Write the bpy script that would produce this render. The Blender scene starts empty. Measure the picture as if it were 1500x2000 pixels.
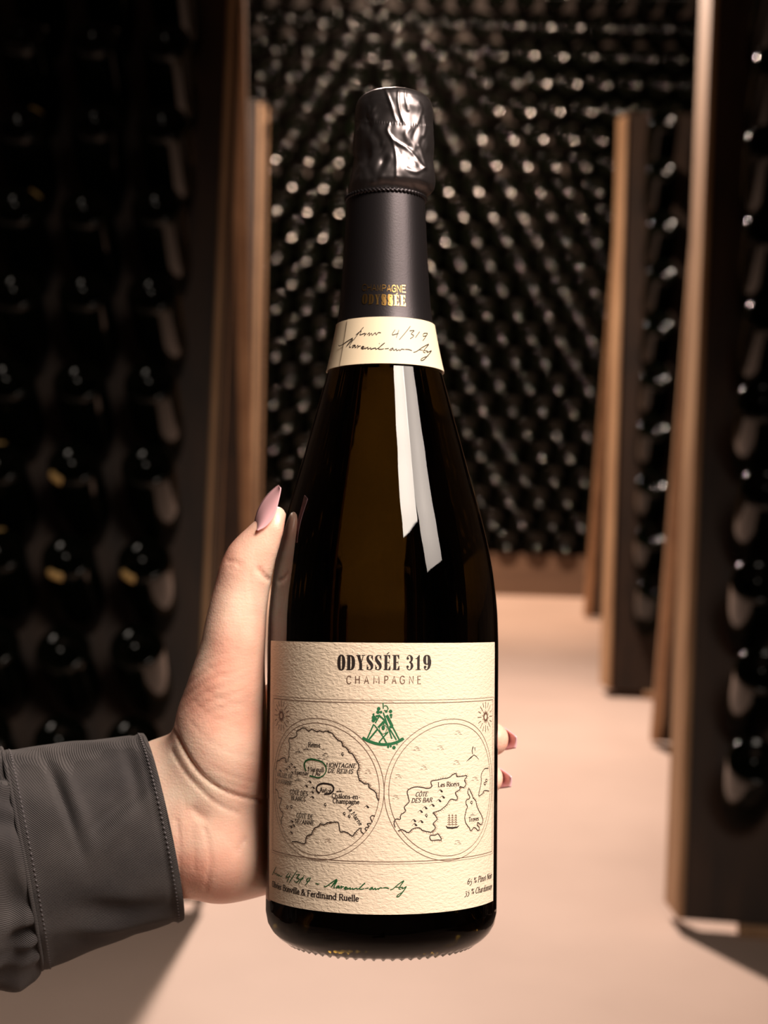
import bpy, bmesh, math, random
import numpy as np
from mathutils import Vector, Matrix
random.seed(4); np.random.seed(4)
C = bpy.context.scene.collection
SC = bpy.context.scene

# ------------------------------------------------------------------ camera
FPX = 3100.0
CAM_H, PITCH, ROLL = 0.969, 0.1108, 0.0322
F_ = Vector((0, math.cos(PITCH), -math.sin(PITCH)))
R0 = Vector((1, 0, 0)); U0 = R0.cross(F_)
R_ = R0*math.cos(ROLL) + U0*math.sin(ROLL)
U_ = -R0*math.sin(ROLL) + U0*math.cos(ROLL)
CAM = Vector((0, 0, CAM_H))
cd = bpy.data.cameras.new('camera'); cam = bpy.data.objects.new('camera', cd); C.objects.link(cam)
cam.matrix_world = Matrix.Translation(CAM) @ Matrix((R_, U_, -F_)).transposed().to_4x4()
cd.sensor_fit = 'VERTICAL'; cd.sensor_height = 24.0; cd.sensor_width = 18.0
cd.lens = 24.0*FPX/2000.0
cd.clip_start = 0.02; cd.clip_end = 60
cd.dof.use_dof = True; cd.dof.focus_distance = 0.572; cd.dof.aperture_fstop = cd.lens/4.8
SC.camera = cam

# ------------------------------------------------------------------ world and light
w = bpy.data.worlds.new('cellar_dark'); SC.world = w; w.use_nodes = True
w.node_tree.nodes['Background'].inputs[0].default_value = (0.9, 0.75, 0.62, 1)
w.node_tree.nodes['Background'].inputs[1].default_value = 0.0005

def lamp(name, kind, loc, target, energy, color, **kw):
    l = bpy.data.lights.new(name, kind); l.energy = energy; l.color = color
    for k, v in kw.items(): setattr(l, k, v)
    o = bpy.data.objects.new(name, l); C.objects.link(o); o.location = loc
    d = Vector(target) - Vector(loc)
    o.rotation_euler = d.to_track_quat('-Z', 'Y').to_euler()
    return o
# ceiling lamp of the aisle, between the two far racks, turned down the aisle; then two added fills
lamp('aisle_lamp', 'SPOT', (-0.18, 4.50, 2.50), (0.10, 2.70, 0.0), 480, (1.0, 0.79, 0.67), spot_size=math.radians(112), spot_blend=1.0, shadow_soft_size=0.05)
lamp('wall_fill', 'SPOT', (-0.10, 4.55, 2.50), (0.20, 5.9, 1.10), 560, (1.0, 0.69, 0.50), spot_size=math.radians(84), spot_blend=1.0, shadow_soft_size=0.05)  # fill added to make the far wall's bottles glint
lamp('edge_fill', 'POINT', (-0.15, 4.46, 2.52), (0, 4.4, 0), 80, (1.0, 0.74, 0.57), shadow_soft_size=0.05)  # fill added to brighten the edges of the far racks
# lamps above and to the right of whoever holds the bottle
lamp('near_lamp', 'AREA', (0.50, -0.12, 2.02), (0.0, 0.62, 0.90), 8.0, (1.0, 0.86, 0.74), shape='RECTANGLE', size=0.42, size_y=0.75, spread=math.radians(84))
lamp('side_lamp', 'AREA', (1.13, -0.09, 1.95), (0.0, 0.62, 0.88), 4.2, (1.0, 0.85, 0.74), shape='RECTANGLE', size=0.56, size_y=0.9, spread=math.radians(70))

SC.view_settings.view_transform = 'Standard'; SC.view_settings.look = 'None'
SC.view_settings.exposure = 0.0; SC.view_settings.gamma = 1.0
SC.view_settings.use_curve_mapping = False

# ------------------------------------------------------------------ helpers
def camc(x, y, z):                       # pixel + depth -> world
    return CAM + F_*z + R_*((x-750)/FPX*z) - U_*((y-1000)/FPX*z)

def tag(o, label=None, cat=None, group=None, kind=None):
    if label: o['label'] = label
    if cat: o['category'] = cat
    if group: o['group'] = group
    if kind: o['kind'] = kind
    return o

def link(name, me, mat=None, parent=None, smooth=False):
    if isinstance(me, bmesh.types.BMesh):
        m = bpy.data.meshes.new(name); me.to_mesh(m); me.free(); me = m
    if mat is not None and len(me.materials) == 0: me.materials.append(mat)
    if smooth: me.polygons.foreach_set('use_smooth', [True]*len(me.polygons))
    o = bpy.data.objects.new(name, me); C.objects.link(o)
    if parent is not None: o.parent = parent
    return o

def pydata(name, v, f, mat=None, parent=None, smooth=False):
    me = bpy.data.meshes.new(name); me.from_pydata([tuple(a) for a in v], [], [tuple(a) for a in f]); me.update()
    return link(name, me, mat, parent, smooth)

def empty(name, loc=(0, 0, 0), label=None, cat=None, group=None):
    o = bpy.data.objects.new(name, None); C.objects.link(o); o.location = loc; o.empty_display_size = .05
    return tag(o, label, cat, group)

def box(bm, x0, x1, y0, y1, z0, z1, M=None):
    vs = [bm.verts.new((x, y, z)) for x in (x0, x1) for y in (y0, y1) for z in (z0, z1)]
    for q in ((0,1,3,2),(4,6,7,5),(0,4,5,1),(2,3,7,6),(0,2,6,4),(1,5,7,3)): bm.faces.new([vs[i] for i in q])
    if M is not None:
        for v in vs: v.co = M @ v.co
    return vs

def bevelled(bm, w=.002, seg=1):
    bmesh.ops.bevel(bm, geom=bm.edges[:], offset=w, segments=seg, affect='EDGES', profile=.5)

# materials ---------------------------------------------------------------
def mat(name, col, rough=.6, metal=0, **kw):
    m = bpy.data.materials.new(name); m.use_nodes = True
    b = m.node_tree.nodes['Principled BSDF']
    b.inputs['Base Color'].default_value = (*col, 1); b.inputs['Roughness'].default_value = rough
    b.inputs['Metallic'].default_value = metal
    for k, v in kw.items(): b.inputs[k].default_value = v
    return m
def nd(m, t, **kw):
    n = m.node_tree.nodes.new(t)
    for k, v in kw.items():
        if hasattr(n, k): setattr(n, k, v)
        else: n.inputs[k.replace('_', ' ')].default_value = v
    return n
def ln(m, a, b): m.node_tree.links.new(a, b)
def bsdf(m): return m.node_tree.nodes['Principled BSDF']
def noise_color(m, c0, c1, scale, stretch=(1,1,1), detail=6, lo=.3, hi=.7, coord='Object'):
    tc = nd(m, 'ShaderNodeTexCoord'); mp = nd(m, 'ShaderNodeMapping'); mp.inputs['Scale'].default_value = stretch
    n = nd(m, 'ShaderNodeTexNoise'); n.inputs['Scale'].default_value = scale; n.inputs['Detail'].default_value = detail
    r = nd(m, 'ShaderNodeValToRGB'); r.color_ramp.elements[0].position = lo; r.color_ramp.elements[1].position = hi
    r.color_ramp.elements[0].color = (*c0, 1); r.color_ramp.elements[1].color = (*c1, 1)
    ln(m, tc.outputs[coord], mp.inputs[0]); ln(m, mp.outputs[0], n.inputs['Vector']); ln(m, n.outputs[0], r.inputs[0])
    ln(m, r.outputs[0], bsdf(m).inputs['Base Color'])
    return mp, n
def bump(m, h, strength, dist, prev=None):
    b = nd(m, 'ShaderNodeBump'); b.inputs['Strength'].default_value = strength; b.inputs['Distance'].default_value = dist
    ln(m, h, b.inputs['Height'])
    if prev is not None: ln(m, prev.outputs[0], b.inputs['Normal'])
    ln(m, b.outputs[0], bsdf(m).inputs['Normal']); return b

M = {}
m = M['floor'] = mat('pale_resin_floor', (.62, .47, .39), .6)
_, n = noise_color(m, (.55, .415, .345), (.66, .505, .425), 2.2, detail=8); bump(m, n.outputs[0], .2, .002)
m = M['stone'] = mat('cellar_wall_plaster', (.08, .065, .055), .9)
_, n = noise_color(m, (.05, .04, .035), (.11, .09, .075), 5); bump(m, n.outputs[0], .5, .01)
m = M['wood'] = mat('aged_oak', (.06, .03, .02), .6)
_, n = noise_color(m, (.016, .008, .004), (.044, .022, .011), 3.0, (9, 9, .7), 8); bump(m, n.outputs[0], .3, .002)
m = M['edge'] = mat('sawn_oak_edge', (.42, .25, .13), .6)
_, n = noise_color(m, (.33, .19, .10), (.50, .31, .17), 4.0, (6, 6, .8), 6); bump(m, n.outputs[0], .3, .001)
M['foot'] = mat('pale_plastic_foot', (.55, .44, .38), .5)
m = M['darkwood'] = mat('dark_stained_board', (.035, .022, .015), .6)
m = M['plinth'] = mat('plinth_board', (.30, .17, .10), .6)
_, n = noise_color(m, (.09, .052, .032), (.14, .085, .053), 3.0, (.6, 5, 8), 6)
m = M['bottle'] = mat('dark_green_glass', (.0012, .0020, .0010), .07); bsdf(m).inputs['IOR'].default_value = 1.34
m = M['bottle_far'] = mat('dusty_dark_glass', (.0012, .0016, .0010), .09); bsdf(M['bottle_far']).inputs['IOR'].default_value = 1.31
M['chalk'] = mat('yellow_paint_mark', (.62, .42, .16), .7)
m = M['glass'] = mat('brown_green_bottle_glass', (.021, .0125, .0016), .0)
bsdf(m).inputs['Transmission Weight'].default_value = 1.0; bsdf(m).inputs['IOR'].default_value = 1.40
# textured paper
m = M['paper'] = mat('laid_cream_paper', (.81, .665, .51), .75)
tc = nd(m, 'ShaderNodeTexCoord'); mp = nd(m, 'ShaderNodeMapping'); mp.inputs['Scale'].default_value = (1, 1, 2.1); mp.inputs['Rotation'].default_value = (0, .12, 0)
n1 = nd(m, 'ShaderNodeTexNoise'); n1.inputs['Scale'].default_value = 600; n1.inputs['Detail'].default_value = 4; n1.inputs['Distortion'].default_value = .45
ln(m, tc.outputs['Object'], mp.inputs[0]); ln(m, mp.outputs[0], n1.inputs['Vector']); bump(m, n1.outputs[0], .75, .00045)
M['paper2'] = mat('smooth_cream_paper', (.84, .69, .49), .6)
M['ink'] = mat('black_brown_ink', (.018, .010, .008), .6)
M['line'] = mat('brown_fine_ink', (.13, .065, .04), .6)
M['shade'] = mat('grey_brown_hatching_ink', (.24, .15, .10), .6)
M['green'] = mat('green_ink', (.012, .13, .045), .6)
M['greenpen'] = mat('green_pen_ink', (.006, .085, .02), .6)
M['gold'] = mat('gold_foil', (.85, .50, .16), .28, 1.0)
m = M['foil'] = mat('satin_charcoal_foil', (.045, .039, .042), .38, .85)
tc = nd(m, 'ShaderNodeTexCoord'); n1 = nd(m, 'ShaderNodeTexNoise'); n1.inputs['Scale'].default_value = 1500; ln(m, tc.outputs['Object'], n1.inputs['Vector']); bump(m, n1.outputs[0], .12, .0002)
m = M['hood'] = mat('crumpled_charcoal_foil', (.17, .15, .152), .33, .95)
tc = nd(m, 'ShaderNodeTexCoord'); n1 = nd(m, 'ShaderNodeTexNoise'); n1.inputs['Scale'].default_value = 90; n1.inputs['Detail'].default_value = 2; ln(m, tc.outputs['Object'], n1.inputs['Vector']); bump(m, n1.outputs[0], .35, .002)
# skin
m = M['skin'] = mat('skin', (.72, .42, .30), .36)
_, n = noise_color(m, (.88, .42, .31), (.97, .73, .58), 30, detail=3, lo=.32, hi=.66)
b = bsdf(m); b.inputs['Subsurface Weight'].default_value = .22; b.inputs['Subsurface Radius'].default_value = (1, .3, .15); b.inputs['Subsurface Scale'].default_value = .006
tc = nd(m, 'ShaderNodeTexCoord'); mp = nd(m, 'ShaderNodeMapping'); mp.inputs['Rotation'].default_value = (0, .6, 0); mp.inputs['Scale'].default_value = (1, 1, 3.0)
n2 = nd(m, 'ShaderNodeTexNoise'); n2.inputs['Scale'].default_value = 260; n2.inputs['Detail'].default_value = 4; n2.inputs['Distortion'].default_value = .6
vo = nd(m, 'ShaderNodeTexVoronoi'); vo.inputs['Scale'].default_value = 1100
ln(m, tc.outputs['Object'], mp.inputs[0]); ln(m, mp.outputs[0], n2.inputs['Vector']); ln(m, tc.outputs['Object'], vo.inputs['Vector'])
b1 = bump(m, n2.outputs[0], .25, .00040); bump(m, vo.outputs['Distance'], .25, .0002, b1)
m = M['nail'] = mat('pale_pink_nail_varnish', (.90, .50, .54), .08); bsdf(m).inputs['Coat Weight'].default_value = 1
# twill
m = M['twill'] = mat('charcoal_cotton_twill', (.060, .052, .052), .92)
noise_color(m, (.024, .0205, .022), (.052, .045, .044), 45, detail=5)
tc = nd(m, 'ShaderNodeTexCoord'); mp = nd(m, 'ShaderNodeMapping'); mp.inputs['Rotation'].default_value = (0, math.radians(58), 0)
wv = nd(m, 'ShaderNodeTexWave'); wv.inputs['Scale'].default_value = 560; wv.inputs['Distortion'].default_value = 1.2; wv.inputs['Detail'].default_value = 2; wv.bands_direction = 'X'
ln(m, tc.outputs['Object'], mp.inputs[0]); ln(m, mp.outputs[0], wv.inputs['Vector']); bump(m, wv.outputs['Fac'], .75, .0004)
M['thread'] = mat('grey_stitching_thread', (.085, .075, .08), .8)

# ------------------------------------------------------------------ the setting
def slab(name, x0, x1, y0, y1, z0, z1, mm):
    bm = bmesh.new(); box(bm, x0, x1, y0, y1, z0, z1); return tag(link(name, bm, mm), kind='structure')
slab('floor', -2.6, 2.8, -1.6, 6.6, -.1, 0, M['floor'])
slab('ceiling', -2.6, 2.8, -1.6, 6.6, 2.75, 2.85, M['stone'])
slab('wall_left', -2.6, -2.45, -1.6, 6.6, 0, 2.75, M['stone'])
slab('wall_right', 2.65, 2.8, -1.6, 6.6, 0, 2.75, M['stone'])
slab('wall_back', -2.45, 2.65, 6.45, 6.6, 0, 2.75, M['stone'])
slab('wall_front', -2.45, 2.65, -1.6, -1.45, 0, 2.75, M['stone'])

# ------------------------------------------------------------------ background bottle
PROF = [(0,.034),(.012,.028),(.030,.015),(.036,.0),]   # punt
def bottle_mesh(seg):
    # local: z axis from base (0) to mouth (.30)
    pr = [(.0200,0.0),(.0192,.0055),(.0168,.0110),(.0128,.0160),(.0085,.0200),(.0040,.0265),(.0018,.0315),(.0015,.0345),(0,.037),(.0015,.0402),(.006,.0428),(.013,.0440),(.10,.0443),(.135,.0435),(.165,.039),(.195,.0305),(.222,.022),(.245,.0168),(.285,.0142),(.287,.0158),(.296,.0158),(.300,.0135),(.300,0)]
    v = []; f = []
    for i, (z, r) in enumerate(pr):
        if r == 0: v.append((0, 0, z)); continue
        for k in range(seg): a = 2*math.pi*k/seg; v.append((r*math.cos(a), r*math.sin(a), z))
    n = len(pr)-2; b = 1
    for k in range(seg): f.append((0, b+(k+1) % seg, b+k))
    for i in range(n-1):
        for k in range(seg):
            a0 = b+i*seg+k; a1 = b+i*seg+(k+1) % seg; f.append((a0, a1, a1+seg, a0+seg))
    l = len(v)-1
    for k in range(seg): f.append((b+(n-1)*seg+k, b+(n-1)*seg+(k+1) % seg, l))
    me = bpy.data.meshes.new('champagne_bottle'); me.from_pydata(v, [], f); me.update()
    me.polygons.foreach_set('use_smooth', [True]*len(me.polygons)); me.materials.append(M['bottle'])
    return me
BOT = bottle_mesh(28); BOT_FAR = bottle_mesh(20); BOT_FAR.materials[0] = M['bottle_far']
def mark_mesh():
    v = []; f = []; n = 9                      # a dab of paint over the rim of the base
    prof = [(.0012,.0352),(-.0004,.0372),(.0010,.0406),(.0052,.0433),(.0105,.0444)]
    for (z, r) in prof:
        for k in range(n):
            a = (k/(n-1)-.5)*.62*(1+.15*math.sin(9*z*200)); v.append((r*math.cos(a), r*math.sin(a), z))
    for i in range(len(prof)-1):
        for k in range(n-1): q = i*n+k; f.append((q, q+1, q+n+1, q+n))
    me = bpy.data.meshes.new('paint_mark'); me.from_pydata(v, [], f); me.update(); me.materials.append(M['chalk']); return me
MARK = mark_mesh()

def orient(loc, axis, spin=0.0):
    q = Vector(axis).to_track_quat('Z', 'Y'); return Matrix.Translation(loc) @ q.to_matrix().to_4x4() @ Matrix.Rotation(spin, 4, 'Z')
BR = {}
def rack_bottle(base, toneck, label, group, paint=None):
    o = bpy.data.objects.new('champagne_bottle', BOT); C.objects.link(o)
    o.matrix_world = orient(base, toneck, 0)
    tag(o, label, 'bottle', group)
    if paint is not None:
        k = bpy.data.objects.new('paint_mark', MARK); C.objects.link(k); k.parent = o
        k.matrix_parent_inverse = Matrix(); k.rotation_euler = (0, 0, paint)
        k['label'] = 'yellow paint dab on the rim of the base'
    return o

# ------------------------------------------------------------------ riddling racks
LB, LEAN, ROWC, ROWS, COLP, EDGE, SPREAD, TILT = 1.669, .24, .1675, .145, .12, .10, 1.2758, .73
NCOL = 6; WB = EDGE*2+COLP*(NCOL-1)
def board(name, parent, O, ru, vu, nu, L, rows, t=.022):
    """board with holes: O lower corner on the outer face, ru across, vu up the board, nu outward"""
    v = []; f = []; idx = {}
    def P(a, b, c):
        key = (round(a, 5), round(b, 5), round(c, 5))
        if key not in idx: idx[key] = len(v); v.append(tuple(O+ru*a+vu*b+nu*c))
        return idx[key]
    us = [0, EDGE-COLP/2]+[EDGE+COLP*(i+.5) for i in range(NCOL)]+[WB]
    vs = [0, rows[-1]-ROWS/2]+[(rows[i]+rows[i+1])/2 for i in range(len(rows)-2, -1, -1)]+[rows[0]+ROWS/2, L]
    rr = .0245; K = 12
    for i in range(len(us)-1):
        for j in range(len(vs)-1):
            a0, a1, b0, b1 = us[i], us[i+1], vs[j], vs[j+1]
            hole = 1 <= i <= NCOL and 1 <= j <= len(rows)
            if not hole:
                for c, rev in ((0, 0), (-t, 1)):
                    q = [P(a0, b0, c), P(a1, b0, c), P(a1, b1, c), P(a0, b1, c)]
                    f.append(q[::-1] if rev else q)
                continue
            ca = EDGE+COLP*(i-1); cb = sorted(rows)[j-1]
            sq = []; ci = []
            for k in range(K):
                an = 2*math.pi*(k+.5)/K; dx, dy = math.cos(an), math.sin(an)
                ci.append((ca+rr*dx, cb+rr*1.12*dy))
                # 12 points on the square
            hx0, hx1, hy0, hy1 = a0, a1, b0, b1
            tx = [hx0, hx0+(hx1-hx0)/3, hx0+2*(hx1-hx0)/3, hx1]; ty = [hy0, hy0+(hy1-hy0)/3, hy0+2*(hy1-hy0)/3, hy1]
            ring = [(tx[3], ty[1]), (tx[3], ty[2]), (tx[3], ty[3]), (tx[2], ty[3]), (tx[1], ty[3]), (tx[0], ty[3]), (tx[0], ty[2]), (tx[0], ty[1]), (tx[0], ty[0]), (tx[1], ty[0]), (tx[2], ty[0]), (tx[3], ty[0])]
            ci = ci[-1:]+ci[:-1]; ci = ci[1:]+ci[:1]
            # ring[0] at angle about -20deg; rotate circle so nearest match
            ci = [(ca+rr*math.cos(math.atan2(y-cb, x-ca)), cb+rr*1.12*math.sin(math.atan2(y-cb, x-ca))) for x, y in ring]
            for k in range(K):
                k2 = (k+1) % K
                q = [P(*ci[k], 0), P(*ring[k], 0), P(*ring[k2], 0), P(*ci[k2], 0)]; f.append(q)
                q = [P(*ci[k], -t), P(*ci[k2], -t), P(*ring[k2], -t), P(*ring[k], -t)]; f.append(q)
                f.append([P(*ci[k], 0), P(*ci[k2], 0), P(*ci[k2], -t), P(*ci[k], -t)])
    for q in ([(0,0,0),(0,0,-t),(WB,0,-t),(WB,0,0)], [(0,L,0),(WB,L,0),(WB,L,-t),(0,L,-t)]): f.append([P(*x) for x in q])
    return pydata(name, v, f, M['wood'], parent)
def bar(name, parent, O, ru, vu, nu, a0, a1, b0, b1, c0, c1, mm, bev=.003):
    bm = bmesh.new(); box(bm, a0, a1, b0, b1, c0, c1)
    bmesh.ops.recalc_face_normals(bm, faces=bm.faces); bevelled(bm, bev)
    T = Matrix((ru, vu, nu)).transposed().to_4x4(); T.translation = O
    bm.transform(T); return link(name, bm, mm, parent)
Zv = Vector((0, 0, 1))
def rack(corner, yaw, side, label, where, cols, paints, twist=.1, skip=()):
    """corner = lower front corner nearest the aisle; side=+1 board runs to +x, -1 to -x"""
    mv = Vector((math.sin(yaw), math.cos(yaw), 0)); rv = Vector((math.cos(yaw), -math.sin(yaw), 0))
    O = Vector(corner) if side > 0 else Vector(corner)-rv*WB
    root = empty('riddling_rack', O, label, 'wine rack')
    def child(fn, *a, **k):
        o = fn(*a, **k); o.matrix_parent_inverse = Matrix.Translation(-O); return o
    vu = mv*math.sin(LEAN)+Zv*math.cos(LEAN); nu = -mv*math.cos(LEAN)+Zv*math.sin(LEAN)
    z0 = .022; O1 = O+vu*z0
    rows = [LB-ROWC-ROWS*i-z0 for i in range(10)]
    child(board, 'front_board', root, O1, rv, vu, nu, LB-z0, rows)
    top = O+vu*LB; foot = O+mv*SPREAD
    bv = (top-foot); Lb = bv.length; bv = bv.normalized(); bn = bv.cross(-rv).normalized()
    if bn.dot(mv) < 0: bn = -bn
    t = .022
    rowb = [Lb-.03-.2-ROWS*i for i in range(10)]
    O2 = foot+bv*z0
    child(board, 'back_board', root, O2, rv, bv, -bn if False else bn, Lb-z0-.03, rowb)
    bk = -Vector((-side*twist, 1, 0)).normalized()
    for a in (-.002, WB-.022):
        ais = (a < 0) == (side > 0)
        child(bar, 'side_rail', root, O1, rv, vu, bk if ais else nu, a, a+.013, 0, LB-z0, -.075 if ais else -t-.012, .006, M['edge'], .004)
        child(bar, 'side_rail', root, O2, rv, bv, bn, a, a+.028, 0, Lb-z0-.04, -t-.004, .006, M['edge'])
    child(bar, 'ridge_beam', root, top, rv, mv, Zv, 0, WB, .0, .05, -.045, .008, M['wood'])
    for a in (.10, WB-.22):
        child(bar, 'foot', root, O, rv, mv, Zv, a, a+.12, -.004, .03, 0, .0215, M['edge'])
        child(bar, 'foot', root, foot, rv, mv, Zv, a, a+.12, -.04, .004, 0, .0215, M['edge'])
    toneck = mv*math.cos(TILT)-Zv*math.sin(TILT)
    ord_ = ['top', 'second', 'third', 'fourth', 'fifth', 'sixth', 'seventh', 'eighth', 'ninth', 'bottom']
    co_ = ['nearest the aisle', 'second from the aisle', 'third from the aisle', 'fourth from the aisle']
    for cc in range(cols):
        u = EDGE+COLP*cc
        if side < 0: u = WB-u
        for i in range(10):
            if (cc, i) in skip: continue
            P = O1+rv*u+vu*rows[i]
            jit = random.uniform(-.006, .006); ax = (toneck+rv*random.uniform(-.04, .04)+Zv*random.uniform(-.03, .03)).normalized()
            base = P-ax*(.2+jit)-nu*.004
            rack_bottle(base, ax, 'dark bottle, %s row, column %s, in the %s' % (ord_[i], co_[cc], where), 'bottles in the riddling racks', paints.get((cc, i)))
    return root
PZ = math.pi
rack((.508, 2.5436, 0), .1283, 1, 'wooden A-shaped riddling rack cut by the right edge of the picture, nearest on the right', 'near right rack', 2, {}, .10)
rack((.628, 4.281, 0), .0711, 1, 'wooden A-shaped riddling rack farther back on the right of the aisle', 'far right rack', 3, {}, .13)
rack((-.2816, 2.5528, 0), -.015, -1, 'wooden A-shaped riddling rack on the left, behind the hand and sleeve', 'near left rack', 4,
     {(2,2): 2.2, (2,3): 2.4, (1,6): -.9, (1,7): -1.2, (0,7): -1.0, (2,6): 1.4, (2,7): 1.4, (2,8): 1.2})
rack((-.338, 4.281, 0), -.10, -1, 'wooden A-shaped riddling rack farther back on the left of the aisle', 'far left rack', 2, {(0,7): 1.6}, .17)

# ------------------------------------------------------------------ bottle wall at the far end
YB = 5.93
wall_rack = empty('bottle_wall_rack', (.3, 6.1, 0), 'dark wooden rack filling the far end of the cellar, on a brown plinth board', 'wine rack')
def wchild(name, x0, x1, y0, y1, z0, z1, mm):
    bm = bmesh.new(); box(bm, x0, x1, y0, y1, z0, z1); bmesh.ops.recalc_face_normals(bm, faces=bm.faces)
    o = link(name, bm, mm, wall_rack); o.matrix_parent_inverse = Matrix.Translation(-wall_rack.location); return o
wchild('plinth', -1.5, 2.1, 5.97, 6.40, 0, .160, M['plinth'])
wchild('back_panel', -1.5, 2.1, 6.27, 6.31, .160, 2.45, M['darkwood'])
rowpx = [48,104,156,209,262,313,364,412,461,508,557,606,653,700,748,794,839,883,929,973,1018,1060]
def raydir(x, y):
    return (F_ + R_*((x-750)/FPX) - U_*((y-1000)/FPX))
def atY(x, y, Y):
    d = raydir(x, y); return CAM + d*(Y/d.y)
zr = [atY(1010, y, YB).z for y in rowpx]
zr = [zr[0]+.11]+zr
rear = []
cnt = 0
rv_, uv_ = R_, U_
def vis(P):
    d = P-CAM; z = d.dot(F_); return 750+FPX*d.dot(R_)/z, 1000-FPX*d.dot(U_)/z
def seen(x, y):
    if x < 462 or y < -10: return False
    if y > 225 and x > 1222-(y-225)*.04: return False
    if y <= 225 and x > 1388: return False
    # behind the held bottle
    hw = np.interp(y, [160,170,380,620,725,830,945,1070,1200], [0,70,66,85,105,134,168,200,220])
    if abs(x-752) < hw-12 and y > 175: return False
    if x < 540 and y > 960: return False
    return True
x0 = atY(988, 1060, YB).x
ORD = 'first second third fourth fifth sixth seventh eighth ninth tenth eleventh twelfth thirteenth fourteenth fifteenth sixteenth seventeenth eighteenth nineteenth twentieth twenty-first twenty-second twenty-third'.split()
for ri, z in enumerate(zr):
    n = len(zr)-1-ri
    off = .055 if n % 2 else 0
    inrow = 0
    for c in range(-11, 9):
        x = x0+off+c*.110+random.uniform(-.003, .003)
        if x < -1.0 or x > 1.55: continue
        P = Vector((x, YB+random.uniform(-.008, .008), z+random.uniform(-.002, .002)))
        px, py = vis(P)
        if not (440 < px < 1420): 
            continue
        ax = Vector((random.uniform(-.02, .02), 1, random.uniform(-.03, -.0)))
        if seen(px, py) and cnt < 300:
            o = bpy.data.objects.new('champagne_bottle', BOT_FAR); C.objects.link(o); o.matrix_world = orient(P, ax)
            inrow += 1
            tag(o, 'dark far wall bottle, %s from the left in the %s row above the plinth' % (ORD[inrow-1], ORD[n]), 'bottle', 'bottles in the far bottle wall'); cnt += 1
        else: rear.append(orient(P, ax))
    wchild('cradle_rail', -1.2, 1.9, 6.195, 6.215, z-.034, z-.0195, M['darkwood'])
bm = bmesh.new()
for T in rear:
    k = len(bm.verts); bm.from_mesh(BOT_FAR); bm.verts.ensure_lookup_table()
    for vv in bm.verts[k:]: vv.co = T @ vv.co
if rear: tag(link('champagne_bottles', bm, M['bottle'], None, True), 'dark bottles of the far bottle wall that the held bottle and racks mostly cover', 'bottle', 'bottles in the far bottle wall', 'stuff')

# ------------------------------------------------------------------ the held bottle
D0 = .612
Y0 = 1199.0; X0 = 744.8+(1740-Y0)*.0065
dv = Vector(((X0-750)/FPX, -(Y0-1000)/FPX, 1)).normalized()       # camera coords (right, up, fwd)
axv = Vector((.0065, 1, 0)); axv.z = -(axv.x*dv.x+axv.y*dv.y)/dv.z; axv.normalize()
Pc = dv*D0
nback = dv.copy(); xr = nback.cross(axv).normalized()*1.0
if xr.x < 0: xr = -xr
def c2w(v): return R_*v.x+U_*v.y+F_*v.z
BX, BZ, BY = c2w(xr), c2w(axv), c2w(nback)
if BX.cross(BY).dot(BZ) < 0: print('handed!')
BM = Matrix((BX, BY, BZ)).transposed().to_4x4(); BM.translation = CAM+c2w(Pc)
BI = BM.inverted()
def t_of_y(y):       # pixel row on the axis -> t
    lo, hi = -.25, .3
    for _ in range(40):
        mid = (lo+hi)/2; P = Pc+axv*mid
        if 1000-FPX*P.y/P.z > y: lo = mid
        else: hi = mid
    return lo
def r_of(hw, t):
    P = Pc+axv*t; q = hw/FPX*P.z; return q/math.sqrt(1+(q/P.length)**2)
prof = [(1833,172),(1834.5,182),(1830,193),(1822,204),(1811,214),(1796,222),(1775,225.7),(1500,225.9),(1260,225.7),(1200,223.6),(1156,219.5),(1110,213.2),(1068,205),(1012,191.3),(964,177.5),(910,161.8),(870,151),(830,139.5),(790,128.5),(760,120.5),(725,110.5),(680,100.5),(635,92),(600,87.5),(560,84.5),(500,80.8),(410,76),(392,75)]
PT = [(t_of_y(y), 0) for y, h in prof]; PT = [(t, r_of(h, t)) for (t, _), (y, h) in zip(PT, prof)]
_ts = np.array([p[0] for p in PT[1:]]); _rs = np.array([p[1] for p in PT[1:]])
def rad(t): return float(np.interp(t, _ts, _rs))
def rad_s(t): return float(np.mean([rad(t+d) for d in (-.003, 0, .003)]))
CB = BI @ CAM
def px2st(x, y, dr=.0004):
    """pixel -> (angle, height) on the bottle's surface"""
    d = (BI.to_3x3() @ (F_ + R_*((x-750)/FPX) - U_*((y-1000)/FPX))).normalized()
    t = 0.0
    dd = d
    r = .044
    for _ in range(12):
        a = d.x**2+d.y**2; b = CB.x*d.x+CB.y*d.y; c = CB.x**2+CB.y**2-r*r
        disc = max(b*b-a*c, 0); k = (-b-math.sqrt(disc))/a
        P = CB+d*k; r = .5*r+.5*(rad(P.z)+dr)
    return math.atan2(P.x, -P.y), P.z
def surf(th, t, off): r = rad(t)+off; return Vector((r*math.sin(th), -r*math.cos(th), t))

hero = empty('champagne_bottle', BM.translation, 'large dark champagne bottle with cream map label, held upright by the hand in front', 'bottle')
hero.matrix_world = BM
def hp(o): o.matrix_parent_inverse = Matrix(); return o

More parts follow.
